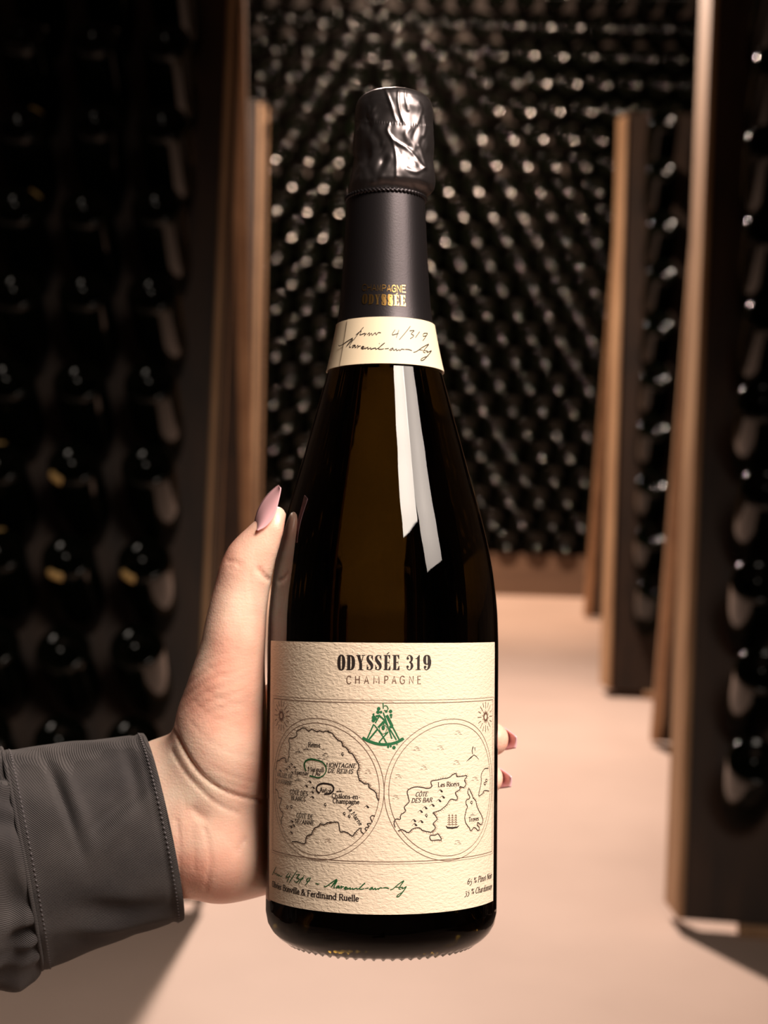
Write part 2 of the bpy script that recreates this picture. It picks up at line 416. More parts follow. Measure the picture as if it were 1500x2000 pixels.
# glass body
seg = 128
def lathe(pts, seg, a0=0, a1=2*math.pi, fn=None):
    v = []; f = []; closed = abs(a1-a0-2*math.pi) < 1e-6; n = seg if closed else seg+1
    for i, (t, r) in enumerate(pts):
        for k in range(n):
            a = a0+(a1-a0)*k/seg; rr, tt = (r, t) if fn is None else fn(r, t, a, i)
            v.append((rr*math.sin(a), -rr*math.cos(a), tt))
    for i in range(len(pts)-1):
        for k in range(seg):
            q0 = i*n+k; q1 = i*n+(k+1) % n; f.append((q0, q1, q1+n, q0+n))
    return v, f
g = []
tb, ttop = PT[1][0], PT[-1][0]
punt = [(tb+.040, .0008), (tb+.038, .006), (tb+.030, .016), (tb+.018, .025), (tb+.006, .0315), (PT[0][0], PT[0][1])]
bodyp = []
NB = 150
from itertools import accumulate
tt = np.linspace(PT[6][0], ttop, NB)
ker = [rad(t) for t in tt]
sm = np.array(ker)
for _ in range(3): sm[1:-1] = (sm[:-2]+2*sm[1:-1]+sm[2:])/4
_ts = np.concatenate([_ts[:5], tt]); _rs = np.concatenate([_rs[:5], sm])
bodyp = [(t, r) for t, r in zip(_ts, _rs)]
def knurl(r, t, a, i):
    if abs(i-len(punt)) <= 0: return r, t-.0007*max(0, math.sin(a*66))
    return r, t
v, f = lathe(punt+bodyp, seg*3, fn=knurl)
n3 = seg*3
v.append((0, 0, punt[0][0])); f += [(len(v)-1, (k+1) % n3, k) for k in range(n3)]
l0 = (len(punt+bodyp)-1)*n3
v.append((0, 0, ttop)); f += [(len(v)-1, l0+k, l0+(k+1) % n3) for k in range(n3)]
hp(pydata('glass_body', v, f, M['glass'], hero, True))

# front label
def patch(name, parent, th0, th1, tA, tB, off, thick, mm, nt, na, corner=0, edge_fn=None):
    v = []; f = []
    for i in range(nt+1):
        for k in range(na+1):
            th = th0+(th1-th0)*k/na; t = tA+(tB-tA)*i/nt
            if edge_fn: t += edge_fn(th, i/nt)
            v.append(surf(th, t, off))
    n = na+1
    for i in range(nt):
        for k in range(na): q = i*n+k; f.append((q, q+1, q+n+1, q+n))
    base = len(v); v += [surf(math.atan2(p.x, -p.y), p.z, off-thick) for p in v[:base]]
    rim = [k for k in range(n)]+[i*n+na for i in range(1, nt+1)]+[nt*n+k for k in range(na-1, -1, -1)]+[i*n for i in range(nt-1, 0, -1)]
    for a, b in zip(rim, rim[1:]+rim[:1]): f.append((a, a+base, b+base, b))
    return hp(pydata(name, v, f, mm, parent, False))
thR, tTopR = px2st(966.3, 1252.5); thL, tTopL = px2st(529.0, 1250.5)
_, tTop = px2st(750, 1255.5); _, tBot = px2st(750, 1786.5)
lab = patch('front_label', hero, thL, thR, tBot, tTop, .00035, .0003, M['paper'], 90, 150)

# ---- printing toolkit: shapes drawn flat in (s, t) metres, then bent round the bottle
RB = rad(t_of_y(1500))
class Ink:
    def __init__(s): s.v = []; s.f = []
    def quadstrip(s, A, B, closed=False):
        b = len(s.v); n = len(A); s.v += A; s.v += B
        for i in range(n-1 if not closed else n):
            j = (i+1) % n; s.f.append((b+i, b+j, b+n+j, b+n+i))
    def ribbon(s, pts, w, closed=False):
        n = len(pts); ws = w if isinstance(w, (list, tuple)) else [w]*n
        A = []; B = []
        for i in range(n):
            p0 = pts[(i-1) % n] if (closed or i) else pts[i]; p1 = pts[(i+1) % n] if (closed or i < n-1) else pts[i]
            dx, dy = p1[0]-p0[0], p1[1]-p0[1]; L = math.hypot(dx, dy) or 1e-9
            nx, ny = -dy/L*ws[i]/2, dx/L*ws[i]/2
            A.append((pts[i][0]+nx, pts[i][1]+ny)); B.append((pts[i][0]-nx, pts[i][1]-ny))
        s.quadstrip(A, B, closed)
    def poly(s, pts): b = len(s.v); s.v += list(pts); s.f.append(tuple(range(b, b+len(pts))))
    def disc(s, c, r, n=10, ry=None): s.poly([(c[0]+r*math.cos(6.2832*k/n), c[1]+(ry or r)*math.sin(6.2832*k/n)) for k in range(n)])
    def build(s, name, parent, mm, off):
        V = [surf(a/RB, t, off) for a, t in s.v]
        return hp(pydata(name, V, s.f, mm, parent, False))
def P2(x, y, dr=.0004): th, t = px2st(x, y, dr); return (th*RB, t)
PXM = 1/5030.0                     # metres per photo pixel at the label
def cr(pts, k=5, closed=False):    # Catmull-Rom
    n = len(pts); out = []
    if n < 3: return pts
    rng = range(n if closed else n-1)
    for i in rng:
        g = lambda j: pts[j % n] if closed else pts[min(max(j, 0), n-1)]
        p0, p1, p2, p3 = g(i-1), g(i), g(i+1), g(i+2)
        for q in range(k):
            u = q/k; out.append(tuple(.5*((2*p1[c])+(-p0[c]+p2[c])*u+(2*p0[c]-5*p1[c]+4*p2[c]-p3[c])*u*u+(-p0[c]+3*p1[c]-3*p2[c]+p3[c])*u**3) for c in (0, 1)))
    if not closed: out.append(tuple(pts[-1]))
    return out
def zp(ox, oy, sc, pts): return [P2(ox+x/sc, oy+y/sc) for x, y in pts]

# a small serif alphabet: strokes; '|' stem with serifs, "'" serif on top only, '_' bottom only, '~' curve, '-' straight thin or thick by direction
G = {
'a': (4.4, ["~.9,3.9 1.9,4.9 3.1,4.6 3.5,3.4", "_3.5,3.6 3.5,0", "~3.5,2.9 1.7,2.5 .7,1.3 1.5,.1 3.5,1.0"]),
'b': (5, ["'1.1,8 1.1,0", "~1.1,3.7 2.6,5 4.2,3.8 4.2,1.3 2.7,0 1.1,.9"]),
'c': (4.2, ["~3.7,4.1 2.4,5 .9,3.9 .7,2.4 1.2,.8 2.5,0 3.8,.8"]),
'd': (5, ["|3.9,8 3.9,0", "~3.9,3.7 2.4,5 .8,3.8 .8,1.3 2.3,0 3.9,.9"]),
'e': (4.3, ["~.8,2.7 3.7,2.7", "~3.7,2.7 3.4,4.3 2.3,5 1,4 .7,2.5 1.2,.8 2.5,0 3.8,.8"]),
'g': (4.6, ["~2.2,5 3.6,4.2 3.4,2.6 2.1,2 .9,2.8 1,4.4 2.2,5", "~1.4,2.1 1,1.1 3.2,.5 4,-.6 3,-2 1.2,-2 .6,-.9 1.6,.6", "~3.3,4.6 4.3,5"]),
'h': (5.2, ["|1.1,8 1.1,0", "~1.1,3.6 2.5,5 4,4.2 4,3", "_4,3.6 4,0"]),
'i': (2.4, ["|1.2,5 1.2,0", ".1.2,7"]),
'l': (2.4, ["|1.2,8 1.2,0"]),
'm': (7.6, ["|1.1,5 1.1,0", "~1.1,3.6 2.3,5 3.6,4.4 3.8,3", "_3.8,3.6 3.8,0", "~3.8,3.6 5,5 6.3,4.4 6.5,3", "_6.5,3.6 6.5,0"]),
'n': (5.2, ["|1.1,5 1.1,0", "~1.1,3.6 2.5,5 4,4.2 4,3", "_4,3.6 4,0"]),
'o': (4.8, ["~2.4,5 .9,4.2 .6,2.5 1,.8 2.4,0 3.9,.8 4.2,2.5 3.8,4.2 2.4,5"]),
'p': (5, ["|1.1,5 1.1,-2.6", "~1.1,3.7 2.6,5 4.2,3.8 4.2,1.3 2.7,0 1.1,.9"]),
'r': (3.9, ["|1.1,5 1.1,0", "~1.1,3.2 2,4.7 3.5,4.6"]),
's': (3.8, ["~3.2,4.1 2,5 .8,4.1 1.2,2.9 2.8,2.2 3.2,1 2,0 .6,.9"]),
't': (3, ["-1.2,6.5 1.2,1 1.8,.1 2.8,.5", "-.3,5 2.6,5"]),
'u': (5.2, ["'1.1,5 1.1,1.5", "~1.1,1.8 1.8,.1 3,.2 3.9,1.3", "|3.9,5 3.9,0"]),
'v': (4.8, ["'.8,5 2.4,0", "'4,5 2.4,0"]),
'y': (4.8, ["'.8,5 2.4,.2", "'4,5 2.4,.2 1.6,-2 .6,-2.2"]),
'z': (4.2, ["-.7,5 3.6,5 .6,0 3.8,0"]),
'A': (6.4, ["_3.2,8 .8,0", "_3.2,8 5.6,0", "-1.6,2.8 4.8,2.8"]),
'B': (5.6, ["|1.3,8 1.3,0", "~1.3,7.9 3.9,7.8 4.6,6.2 3.8,4.4 1.3,4.3", "~1.3,4.3 4.2,4.2 5.1,2.3 4,.2 1.3,.1"]),
'C': (6, ["~5.2,6.6 3.6,8 1.6,7 .8,4 1.6,1 3.6,0 5.3,1.4"]),
'D': (6.4, ["|1.3,8 1.3,0", "~1.3,7.9 4.2,7.4 5.6,4 4.2,.6 1.3,.1"]),
'E': (5.4, ["|1.3,8 1.3,0", "-1.3,7.9 4.7,7.9 4.7,6.8", "-1.3,4.2 3.8,4.2", "-1.3,.1 4.9,.1 4.9,1.4"]),
'F': (5.2, ["|1.3,8 1.3,0", "-1.3,7.9 4.7,7.9 4.7,6.8", "-1.3,4.2 3.8,4.2"]),
'G': (6.4, ["~5.2,6.6 3.6,8 1.6,7 .8,4 1.6,1 3.6,0 5.3,.8", "'5.3,3.4 5.3,.6"]),
'I': (2.8, ["|1.4,8 1.4,0"]),
'L': (5.2, ["|1.3,8 1.3,0", "-1.3,.1 4.8,.1 4.8,1.5"]),
'M': (7.8, ["_1.2,8 1,0", "-1.2,8 3.9,1.5 6.6,8", "_6.6,8 6.8,0"]),
'N': (6.6, ["_1.2,8 1.2,0", "-1.2,8 5.4,0", "'5.4,8 5.4,0"]),
'O': (6.4, ["~3.2,8 1.4,7 .8,4 1.4,1 3.2,0 5,1 5.6,4 5,7 3.2,8"]),
'P': (5.4, ["|1.3,8 1.3,0", "~1.3,7.9 4,7.7 4.8,6 4,4 1.3,3.9"]),
'R': (6, ["|1.3,8 1.3,0", "~1.3,7.9 4,7.7 4.8,6 4,4.2 1.3,4.1", "_3,4.1 5.4,0"]),
'S': (5, ["~4.2,6.7 2.7,8 1,6.8 1.4,4.9 3.6,3.5 4.2,1.7 2.6,0 .8,1.3"]),
'T': (5.6, ["|2.8,8 2.8,0", "-.6,6.9 .6,7.9 5,7.9 5,6.9"]),
'V': (6.2, ["'.8,8 3.1,0", "'5.4,8 3.1,0"]),
'Z': (5.4, ["-.8,7 .8,7.9 4.8,7.9 .7,.1 4.9,.1 4.9,1.3"]),
'&': (6.8, ["~5.9,4.4 4.8,1.4 2.6,0 .9,1.2 1.2,3 3.6,5 3.9,6.8 2.9,8 1.8,6.9 2.4,4.8 5.8,.4 6.4,.2"]),
'%': (7, ["-5.6,7.6 1.4,.2", "~1.8,7.4 .8,6.4 1.4,4.8 2.7,5.4 2.6,6.9 1.8,7.4", "~5.3,3 4.3,2 4.9,.4 6.2,1 6.1,2.5 5.3,3"]),
'3': (4.8, ["-.8,5 3.8,5 2.2,2.6", "~2.2,2.6 3.9,1.6 3.8,-.6 2,-2 .6,-1.6"]),
'5': (4.8, ["-3.9,5.6 1.6,5.2 1.2,2.9", "~1.2,2.9 3.4,2.8 4,.8 3,-1.4 .8,-2"]),
'6': (4.8, ["~3.8,7.8 1.6,6 .8,3 1.4,.8 2.6,.1 4,1.2 4,3.2 2.6,4.2 1,3"]),
'-': (3.4, ["-.7,2.6 2.7,2.6"]),
'/': (3.6, ["-3,8 .6,-1"]),
' ': (2.8, []),
}
ACC = {'É': ('E', [(2.4, 8.9), (3.9, 10.4)]), 'é': ('e', [(2, 6), (3.2, 7.6)]), 'Ô': ('O', [(1.8, 9), (3.2, 10.2), (4.6, 9)]), 'â': ('a', [(1, 6), (2.2, 7.2), (3.4, 6)])}
def text(ink, s, a, b, capm, wt=.13, slant=0.0, ext=None):
    """a, b: (s,t) start and end of the baseline; capm cap height in m"""
    adv = sum(G[ACC[c][0] if c in ACC else c][0] for c in s)
    L = math.hypot(b[0]-a[0], b[1]-a[1]); ux, uy = (b[0]-a[0])/L, (b[1]-a[1])/L
    kx = L/adv; ky = capm/8; x = 0; W = capm*wt
    def tr(p): X = (x+p[0])*kx+p[1]*ky*slant; Y = p[1]*ky; return (a[0]+ux*X-uy*Y, a[1]+uy*X+ux*Y)
    def stroke(pts, curve):
        if curve: pts = cr(pts, 4)
        q = [tr(p) for p in pts]; ws = []
        for i in range(len(q)):
            p0 = pts[max(i-1, 0)]; p1 = pts[min(i+1, len(q)-1)]
            dx, dy = (p1[0]-p0[0])*kx, (p1[1]-p0[1])*ky; h = math.hypot(dx, dy) or 1
            ws.append(W*(.66+.34*abs(dy)/h)*(1 if not (dx*dy > 0 and abs(dx) > .35*h and not curve) else .55))
        ink.ribbon(q, ws)
    for c in s:
        acc = None
        if c in ACC: c, acc = ACC[c]
        w, st = G[c]
        for d in st:
            kd = d[0]; pts = [tuple(map(float, p.split(','))) for p in d[1:].split()]
            if kd == '.': ink.disc(tr(pts[0]), W*.62, 7); continue
            stroke(pts, kd == '~')
            sw = 1.0
            if kd in "|'": p = pts[0]; stroke([(p[0]-sw, p[1]), (p[0]+sw*.8, p[1])], False)
            if kd in "|_": p = pts[-1] ; stroke([(p[0]-sw, p[1]+.1), (p[0]+sw, p[1]+.1)], False)
        if acc: stroke(acc, False)
        x += w
def txt(ink, s, x0, x1, y, cap, wt=.15, slant=0., y1=None):
    a = P2(x0, y); b = P2(x1, y if y1 is None else y1)
    if y1 is None: b = (b[0], a[1])
    text(ink, s, a, b, cap*PXM, wt, slant)

OFF = .00043
# title in heavy condensed letters: each glyph in a unit box
ti = Ink()
def gbox(x0, x1, y0=1279.2, y1=1308.6):
    A = P2(x0, y1); B = P2(x1, y1); T = P2((x0+x1)/2, y0)
    def m_(p): return (A[0]+(B[0]-A[0])*p[0], A[1]+(T[1]-A[1])*p[1])
    return m_
def ringg(m_, cx, cy, ax, ay, bx, by, a0=0, a1=360, n=28):
    A = []; B = []
    for k in range(n+1):
        t = math.radians(a0+(a1-a0)*k/n); c, s_ = math.cos(t), math.sin(t)
        e = .8
        f_ = lambda q: math.copysign(abs(q)**e, q)
        A.append(m_((cx+ax*f_(c), cy+ay*f_(s_)))); B.append(m_((cx+bx*f_(c), cy+by*f_(s_))))
    ti.quadstrip(A, B)
def gp(m_, *pts): ti.poly([m_(p) for p in pts])
def gs(m_, pts, box_w, k=6):          # variable stroke: (x, y, w) in box units, w relative to box width
    xs = cr([(p[0], p[1]) for p in pts], k); wi = np.interp(np.linspace(0, len(pts)-1, len(xs)), range(len(pts)), [p[2] for p in pts])
    ti.ribbon([m_(p) for p in xs], [float(q)*box_w for q in wi])
sx = lambda a, b: (P2(b, 1300)[0]-P2(a, 1300)[0])
def zt(a): return 640+a/6.818
def gl_O(m_, w): ringg(m_, .5, .5, .5, .52, .10, .45)
def gl_D(m_, w):
    gp(m_, (.10, .0), (.46, .0), (.46, 1), (.10, 1)); gp(m_, (0, 0), (.5, 0), (.5, .045), (0, .045)); gp(m_, (0, .955), (.5, .955), (.5, 1), (0, 1))
    ringg(m_, .42, .5, .58, .50, .20, .445, -90, 90)
def gl_Y(m_, w):
    gp(m_, (.06, 1), (.42, 1), (.66, .42), (.36, .42)); gp(m_, (.78, 1), (.86, 1), (.60, .42), (.50, .42)); gp(m_, (.35, 0), (.67, 0), (.67, .44), (.35, .44))
    for a, b, y in ((-.02, .5, .955), (.62, 1.02, .955), (.2, .82, 0)): gp(m_, (a, y), (b, y), (b, y+.045), (a, y+.045))
def gl_S(m_, w):
    gs(m_, [(.88, .80, .07), (.78, .93, .12), (.5, .975, .10), (.22, .88, .30), (.24, .68, .40), (.52, .50, .50), (.78, .32, .42), (.76, .12, .30), (.48, .025, .10), (.2, .07, .12), (.10, .22, .07)], w)
    gp(m_, (.84, .66), (.93, .66), (.93, .99), (.86, .99)); gp(m_, (.07, .02), (.15, .02), (.17, .34), (.07, .34)); ti.disc(m_((.20, .16)), w*.13); ti.disc(m_((.80, .84)), w*.12)
def gl_E(m_, w):
    gp(m_, (.14, 0), (.52, 0), (.52, 1), (.14, 1)); gp(m_, (0, 0), (.95, 0), (.95, .05), (0, .05)); gp(m_, (0, .95), (.92, .95), (.92, 1), (0, 1))
    gp(m_, (.6, 1), (.92, 1), (.92, .74), (.86, .74)); gp(m_, (.6, 0), (.88, .28), (.96, .28), (.96, 0)); gp(m_, (.5, .48), (.78, .48), (.78, .53), (.5, .53)); gp(m_, (.70, .50), (.80, .36), (.80, .66))
def gl_3(m_, w):
    gs(m_, [(.12, .80, .12), (.28, .94, .10), (.55, .96, .14), (.76, .80, .36), (.70, .60, .24), (.46, .53, .09), (.72, .44, .26), (.80, .24, .38), (.62, .05, .16), (.35, .02, .10), (.12, .14, .12)], w)
    ti.disc(m_((.22, .77)), w*.17, 12); ti.disc(m_((.20, .22)), w*.17, 12)
def gl_1(m_, w):
    gp(m_, (.30, 0), (.78, 0), (.78, 1), (.66, 1), (.30, .86)); gp(m_, (0, 0), (1, 0), (1, .05), (0, .05)); gs(m_, [(.0, .76, .14), (.25, .78, .16), (.66, .97, .16)], w)
def gl_9(m_, w):
    ringg(m_, .47, .68, .47, .33, .10, .27); gs(m_, [(.80, .70, .38), (.82, .45, .40), (.72, .18, .30), (.5, .03, .12), (.28, .04, .10), (.14, .14, .10)], w); ti.disc(m_((.24, .20)), w*.17, 12)
for g_, a, b in ((gl_O,130,235),(gl_D,250,365),(gl_Y,382,497),(gl_S,515,608),(gl_S,628,720),(gl_E,745,840),(gl_E,862,960),(gl_3,1045,1142),(gl_1,1172,1240),(gl_9,1272,1376)):
    g_(gbox(zt(a), zt(b)), sx(zt(a), zt(b)))
mE = gbox(zt(745), zt(840)); gp(mE, (.38, 1.05), (.55, 1.05), (.86, 1.17), (.62, 1.17))
ti.build('title_print', lab, M['ink'], OFF)
# CHAMPAGNE in thin wide-set capitals
th_ = Ink(); Wt = 1.5*PXM
def thin(m_, strokes):
    for s_ in strokes: th_.ribbon([m_(p) for p in (cr(s_[1:], 6) if s_[0] == '~' else s_)], Wt)
TH = {'C': [['~', (1,.80),(.75,.98),(.3,.96),(.05,.7),(.05,.3),(.3,.04),(.75,.02),(1,.2)]], 'H': [[(.05,0),(.05,1)],[(.95,0),(.95,1)],[(.05,.52),(.95,.52)]],
 'A': [[(0,0),(.5,1),(1,0)],[(.2,.34),(.8,.34)]], 'M': [[(.03,0),(.08,1),(.5,.15),(.92,1),(.97,0)]], 'P': [[(.08,0),(.08,1)],['~',(.08,1),(.7,.97),(.98,.75),(.7,.5),(.08,.47)]],
 'G': [['~',(.95,.82),(.7,.98),(.3,.96),(.04,.7),(.04,.3),(.3,.03),(.7,.02),(.96,.16)],[(.96,.14),(.96,.48),(.55,.48)]], 'N': [[(.05,0),(.05,1),(.95,0),(.95,1)]], 'E': [[(.95,1),(.06,1),(.06,0),(1,0)],[(.06,.53),(.8,.53)]]}
for ch, a, b in zip('CHAMPAGNE', (255,370,490,613,757,858,965,1087,1198), (310,425,545,688,805,912,1025,1142,1242)):
    thin(gbox(zt(a), zt(b), 1320.3, 1335.2), TH[ch])
th_.build('subtitle_print', lab, M['line'], OFF)

# frame, twin circles
fr = Ink()
sM = P2(750.3, 1545)[0]; tC = P2(760, 1546)[1]
tT, tB_ = P2(750, 1403.8)[1], P2(750, 1682.0)[1]
tTf = P2(750, 1373.0)[1]; tT2 = P2(750, 1367.6)[1]; tBf = P2(750, 1683.3)[1]; tB2 = P2(750, 1687.8)[1]
tc_, rc = (P2(882, 1404.2)[1]+P2(882, 1680.2)[1])/2, (P2(882, 1404.2)[1]-P2(882, 1680.2)[1])/2
cL, cR = (sM-rc, tc_), (sM+rc, tc_)
for cc in (cL, cR):
    for r_ in (rc, rc-.00165):
        g0 = 0.0
        pts = [(cc[0]+r_*math.cos(a), cc[1]+r_*math.sin(a)) for a in np.linspace(0, 2*math.pi, 120, endpoint=False)]
        fr.ribbon(pts, .95*PXM, True)
sl, sr = cL[0]-rc-.0004, cR[0]+rc+.0004
def seg_line(ink, a, b, w, n=60): ink.ribbon([(a[0]+(b[0]-a[0])*i/n, a[1]+(b[1]-a[1])*i/n) for i in range(n+1)], w)
for tt_, w_, e in ((tTf, 1.1, 0), (tT2, .6, .001), (tBf, 1.1, 0), (tB2, .55, .001)): seg_line(fr, (sl-e, tt_), (sr+e, tt_), w_*PXM)
for s_, w_, e in ((sl, .7, 0), (sr, .7, 0), (sl-.001, .5, .0009), (sr+.001, .5, .0009)): seg_line(fr, (s_, tBf-e), (s_, tTf+e), w_*PXM)
# corner suns
for cx, cy in ((sl+.0064, tTf-.0060), (sr-.0064, tTf-.0060)):
    for k in range(20):
        a = k*math.pi/10+.1; r0, r1 = (.0011, .0026) if k % 2 else (.0009, .0021)
        fr.ribbon([(cx+r0*math.cos(a), cy+r0*math.sin(a)), (cx+r1*math.cos(a), cy+r1*math.sin(a))], [.00050, .00014])
    for k in range(16):
        a = k*math.pi/8; r0, r1 = .0030+.0007*(k % 2), .0056
        fr.ribbon([(cx+r0*math.cos(a), cy+r0*math.sin(a)), (cx+r1*math.cos(a), cy+r1*math.sin(a))], .00028)
fr.build('map_frame_print', lab, M['line'], OFF)

# coastlines
mapi = Ink(); sh = Ink()
def coast(pts, closed=False, side=1, hatch=True, w=1.5):
    rs = random.Random(7)
    q = cr(pts, 4, closed)
    q = [(a+rs.uniform(-.4, .4)*PXM, b+rs.uniform(-.4, .4)*PXM) for a, b in q]
    mapi.ribbon(q, w*PXM, closed)
    if hatch:
        for i in range(0, len(q)-1):
            dx, dy = q[i+1][0]-q[i][0], q[i+1][1]-q[i][1]; L = math.hypot(dx, dy) or 1
            nx, ny = -dy/L*side, dx/L*side; ln_ = rs.uniform(2.2, 4.2)*PXM
            sh.ribbon([(q[i][0]+nx*PXM*.5, q[i][1]+ny*PXM*.5), (q[i][0]+nx*ln_+ln_*.5, q[i][1]+ny*ln_)], [.9*PXM, .3*PXM])
Z1, Z2, Z3, Z4 = (520,1400,11.54), (640,1400,11.54), (520,1520,11.54), (640,1520,11.54)
c1 = zp(*Z1, [(495,1010),(500,940),(520,880),(515,780),(535,690),(530,600),(510,540),(530,480),(600,480),(680,440),(700,400),(690,330),(760,290),(820,250),(890,270),(960,325),(1020,280),(1080,300),(1150,335),(1210,310),(1290,345),(1350,320),(1430,345)])
c1 += zp(*Z2, [(0,330),(90,360),(150,440),(200,490),(240,530),(310,560),(330,610),(345,660),(410,690),(460,740),(480,800),(550,830),(600,900),(640,980),(690,1050),(705,1150),(670,1220),(690,1330),(720,1430)])
c1 += zp(*Z4, [(720,50),(790,90),(840,130),(920,125),(940,210),(1020,260),(1090,330),(1110,430),(1160,510)])
coast(c1, side=1)
coast(zp(*Z3, [(215,240),(265,300),(280,430),(350,450),(320,560),(300,640),(330,730),(370,760),(375,850),(340,930),(355,1020)]), side=-1)
c2 = zp(*Z3, [(580,1420),(700,1430),(840,1475),(890,1430),(900,1330),(950,1280),(1010,1270),(1050,1190),(1090,1120),(1190,1080),(1220,1020),(1300,1050),(1380,1000),(1460,1000)])+zp(*Z4, [(30,1000),(100,990),(240,990),(265,1100),(285,1200),(380,1200),(470,1240),(560,1300),(620,1220),(740,1120),(760,1200),(820,1265)])
coast(c2, side=-1)
coast(zp(*Z4, [(1070,850),(1000,840),(965,890),(1000,970),(1010,985)]), hatch=False); coast(zp(*Z4, [(990,1020),(900,1020),(930,1090),(860,1110),(850,1150),(890,1180)]), hatch=False)
coast(zp(*Z1, [(210,1190),(240,1080),(240,1000),(300,980),(370,930),(430,940),(440,1010),(470,1030)]), hatch=True)
Z5 = (740,1480,5.0)
coast(zp(*Z5, [(190,710),(230,700),(285,730),(320,700),(390,680),(430,710),(500,725),(530,710),(550,680),(530,640),(570,600),(550,560),(530,535),(600,510),(660,460),(700,405),(760,410),(765,380),(745,340),(790,310),(790,280),(830,290),(850,250),(835,215),(860,175),(765,185),(755,155),(720,165),(690,190),(600,210),(520,225),(510,250),(520,280),(480,300),(430,290),(360,285),(290,310),(280,350),(295,430),(250,480),(262,520),(215,560),(210,600),(165,600),(150,640),(160,680)]), side=-1)
coast(zp(*Z5, [(500,760),(550,755),(580,745),(610,800),(570,800),(510,805)]), closed=True, side=1)
coast(zp(*Z5, [(880,300),(870,340),(890,390),(860,410),(850,440),(865,480),(850,520),(840,590),(850,640),(880,680),(900,710),(930,680),(970,710),(980,680),(960,660),(965,630),(1000,650),(1015,600),(990,540),(960,480),(945,420),(920,390),(900,340)]), closed=True, side=-1)
coast(zp(*Z5, [(1070,100),(1030,110),(1000,170),(1000,240),(985,310),(975,370),(1010,350),(1030,320),(1076,325)]), side=-1)
# hills
def hill(x, y, s_=1.0):
    p = [(-5, 1.5), (-2.2, -1.6), (1, -2.2), (5, 1.6)]; q = [P2(x+a*s_, y+b*s_) for a, b in p]
    mapi.ribbon(cr(q, 3), [.6*PXM]*4+[1.3*PXM]*5+[.6*PXM]); q = [P2(x+a*s_, y+b*s_) for a, b in ((.5, -1), (2.5, 1), (4.5, 2))]; mapi.ribbon(q, [1.5*PXM*s_, 2.4*PXM*s_, .8*PXM])
for x, y in ((600,325),(620,385),(585,420),(520,465),(450,490),(405,525),(340,615),(410,625),(350,655)): hill(740+x/5, 1480+y/5)
for x, y in ((975,85),(895,180),(1050,215),(1030,320),(1035,430),(570,975),(610,1070),(545,1100),(555,1230)): hill(520+x/11.54, 1520+y/11.54, .85)
hill(640+880/11.54, 1520+645/11.54, 1)
for x, y in ((565,1070),(510,1130),(630,1140),(450,1190),(310,1220),(580,1260)): hill(520+x/11.54, 1400+y/11.54, .7)
# towns: little roofs and a spire
def town(x, y, s_=1.0):
    for a, h_, w_ in ((-5, 2, 3), (-2.5, 3, 2.4), (0, 8, 1.1), (2, 3.2, 2.6), (5, 2.2, 2), (8, 1.6, 1.6)):
        mapi.ribbon([P2(x+a*s_, y), P2(x+a*s_, y-h_*s_)], [w_*s_*PXM, .5*w_*s_*PXM])
for x, y, s_ in ((520+730/11.54, 1400+800/11.54, 1), (520+910/11.54, 1400+745/11.54, 1), (520+720/11.54, 1400+1440/11.54, 1), (640+270/11.54, 1520+310/11.54, 1), (740+915/5, 1480+562/5, .7)): town(x, y, s_)
for x, y in ((1300,740),(1340,830),(1210,940),(1300,960),(1390,910),(1300,880)): town(520+x/11.54, 1400+y/11.54, .5)
# trees
for x, y in ((640+340/11.54, 1400+835/11.54), (520+1335/11.54, 1520+590/11.54), (520+480/11.54, 1520+650/11.54), (520+570/11.54, 1520+640/11.54), (640+380/11.54, 1520+790/11.54), (640+490/11.54, 1520+850/11.54), (740+905/5, 1480+435/5), (740+465/5, 1480+560/5), (950,1524),(947,1530)):
    mapi.ribbon([P2(x+2.1*math.cos(a), y+2.3*math.sin(a)) for a in np.linspace(0, 5.6, 9)], 1.3*PXM); mapi.ribbon([P2(x, y+1), P2(x+.5, y+5)], 1.1*PXM)
# water marks
for x, y in ((778,1516),(828,1499),(892,1489),(928,1521),(773,1557),(894,1645),(895,1431),(814,1462),(860,1460),(719,1507),(640,1642)):
    for a, b, c in ((-5, 4, -3), (-1, 5, 0), (-7, -2, 3), (2, 7, 3)): sh.ribbon([P2(x+a, y+c+.5), P2(x+(a+b)/2, y+c-.4), P2(x+b, y+c+.4)], [.5*PXM, 1.0*PXM, .5*PXM])
# compass figure, ship
mapi.ribbon([P2(924, 1458), P2(922, 1466), P2(923, 1473)], [2.6*PXM, 1.8*PXM, 1.4*PXM]); mapi.ribbon([P2(911, 1487), P2(919, 1480), P2(926, 1474)], [.6*PXM, 2.6*PXM, 1.2*PXM]); mapi.ribbon([P2(925, 1474), P2(930, 1477), P2(935, 1483)], [1.3*PXM, 1.1*PXM, .6*PXM]); mapi.ribbon([P2(927, 1459), P2(928, 1466)], 1.2*PXM)
mapi.ribbon([P2(871, 1613), P2(874, 1616.5), P2(884, 1617), P2(893, 1615.5), P2(897, 1612)], [1*PXM, 3*PXM, 3.2*PXM, 2.6*PXM, .8*PXM])
for mx in (877, 883.5, 890):
    mapi.ribbon([P2(mx, 1614), P2(mx+.5, 1590)], .6*PXM)
    for k in range(5):
        yy = 1611-k*4.4; ww = 3.3-.35*k; sh.ribbon([P2(mx-ww, yy), P2(mx, yy-1.8), P2(mx+ww, yy)], 1.5*PXM)
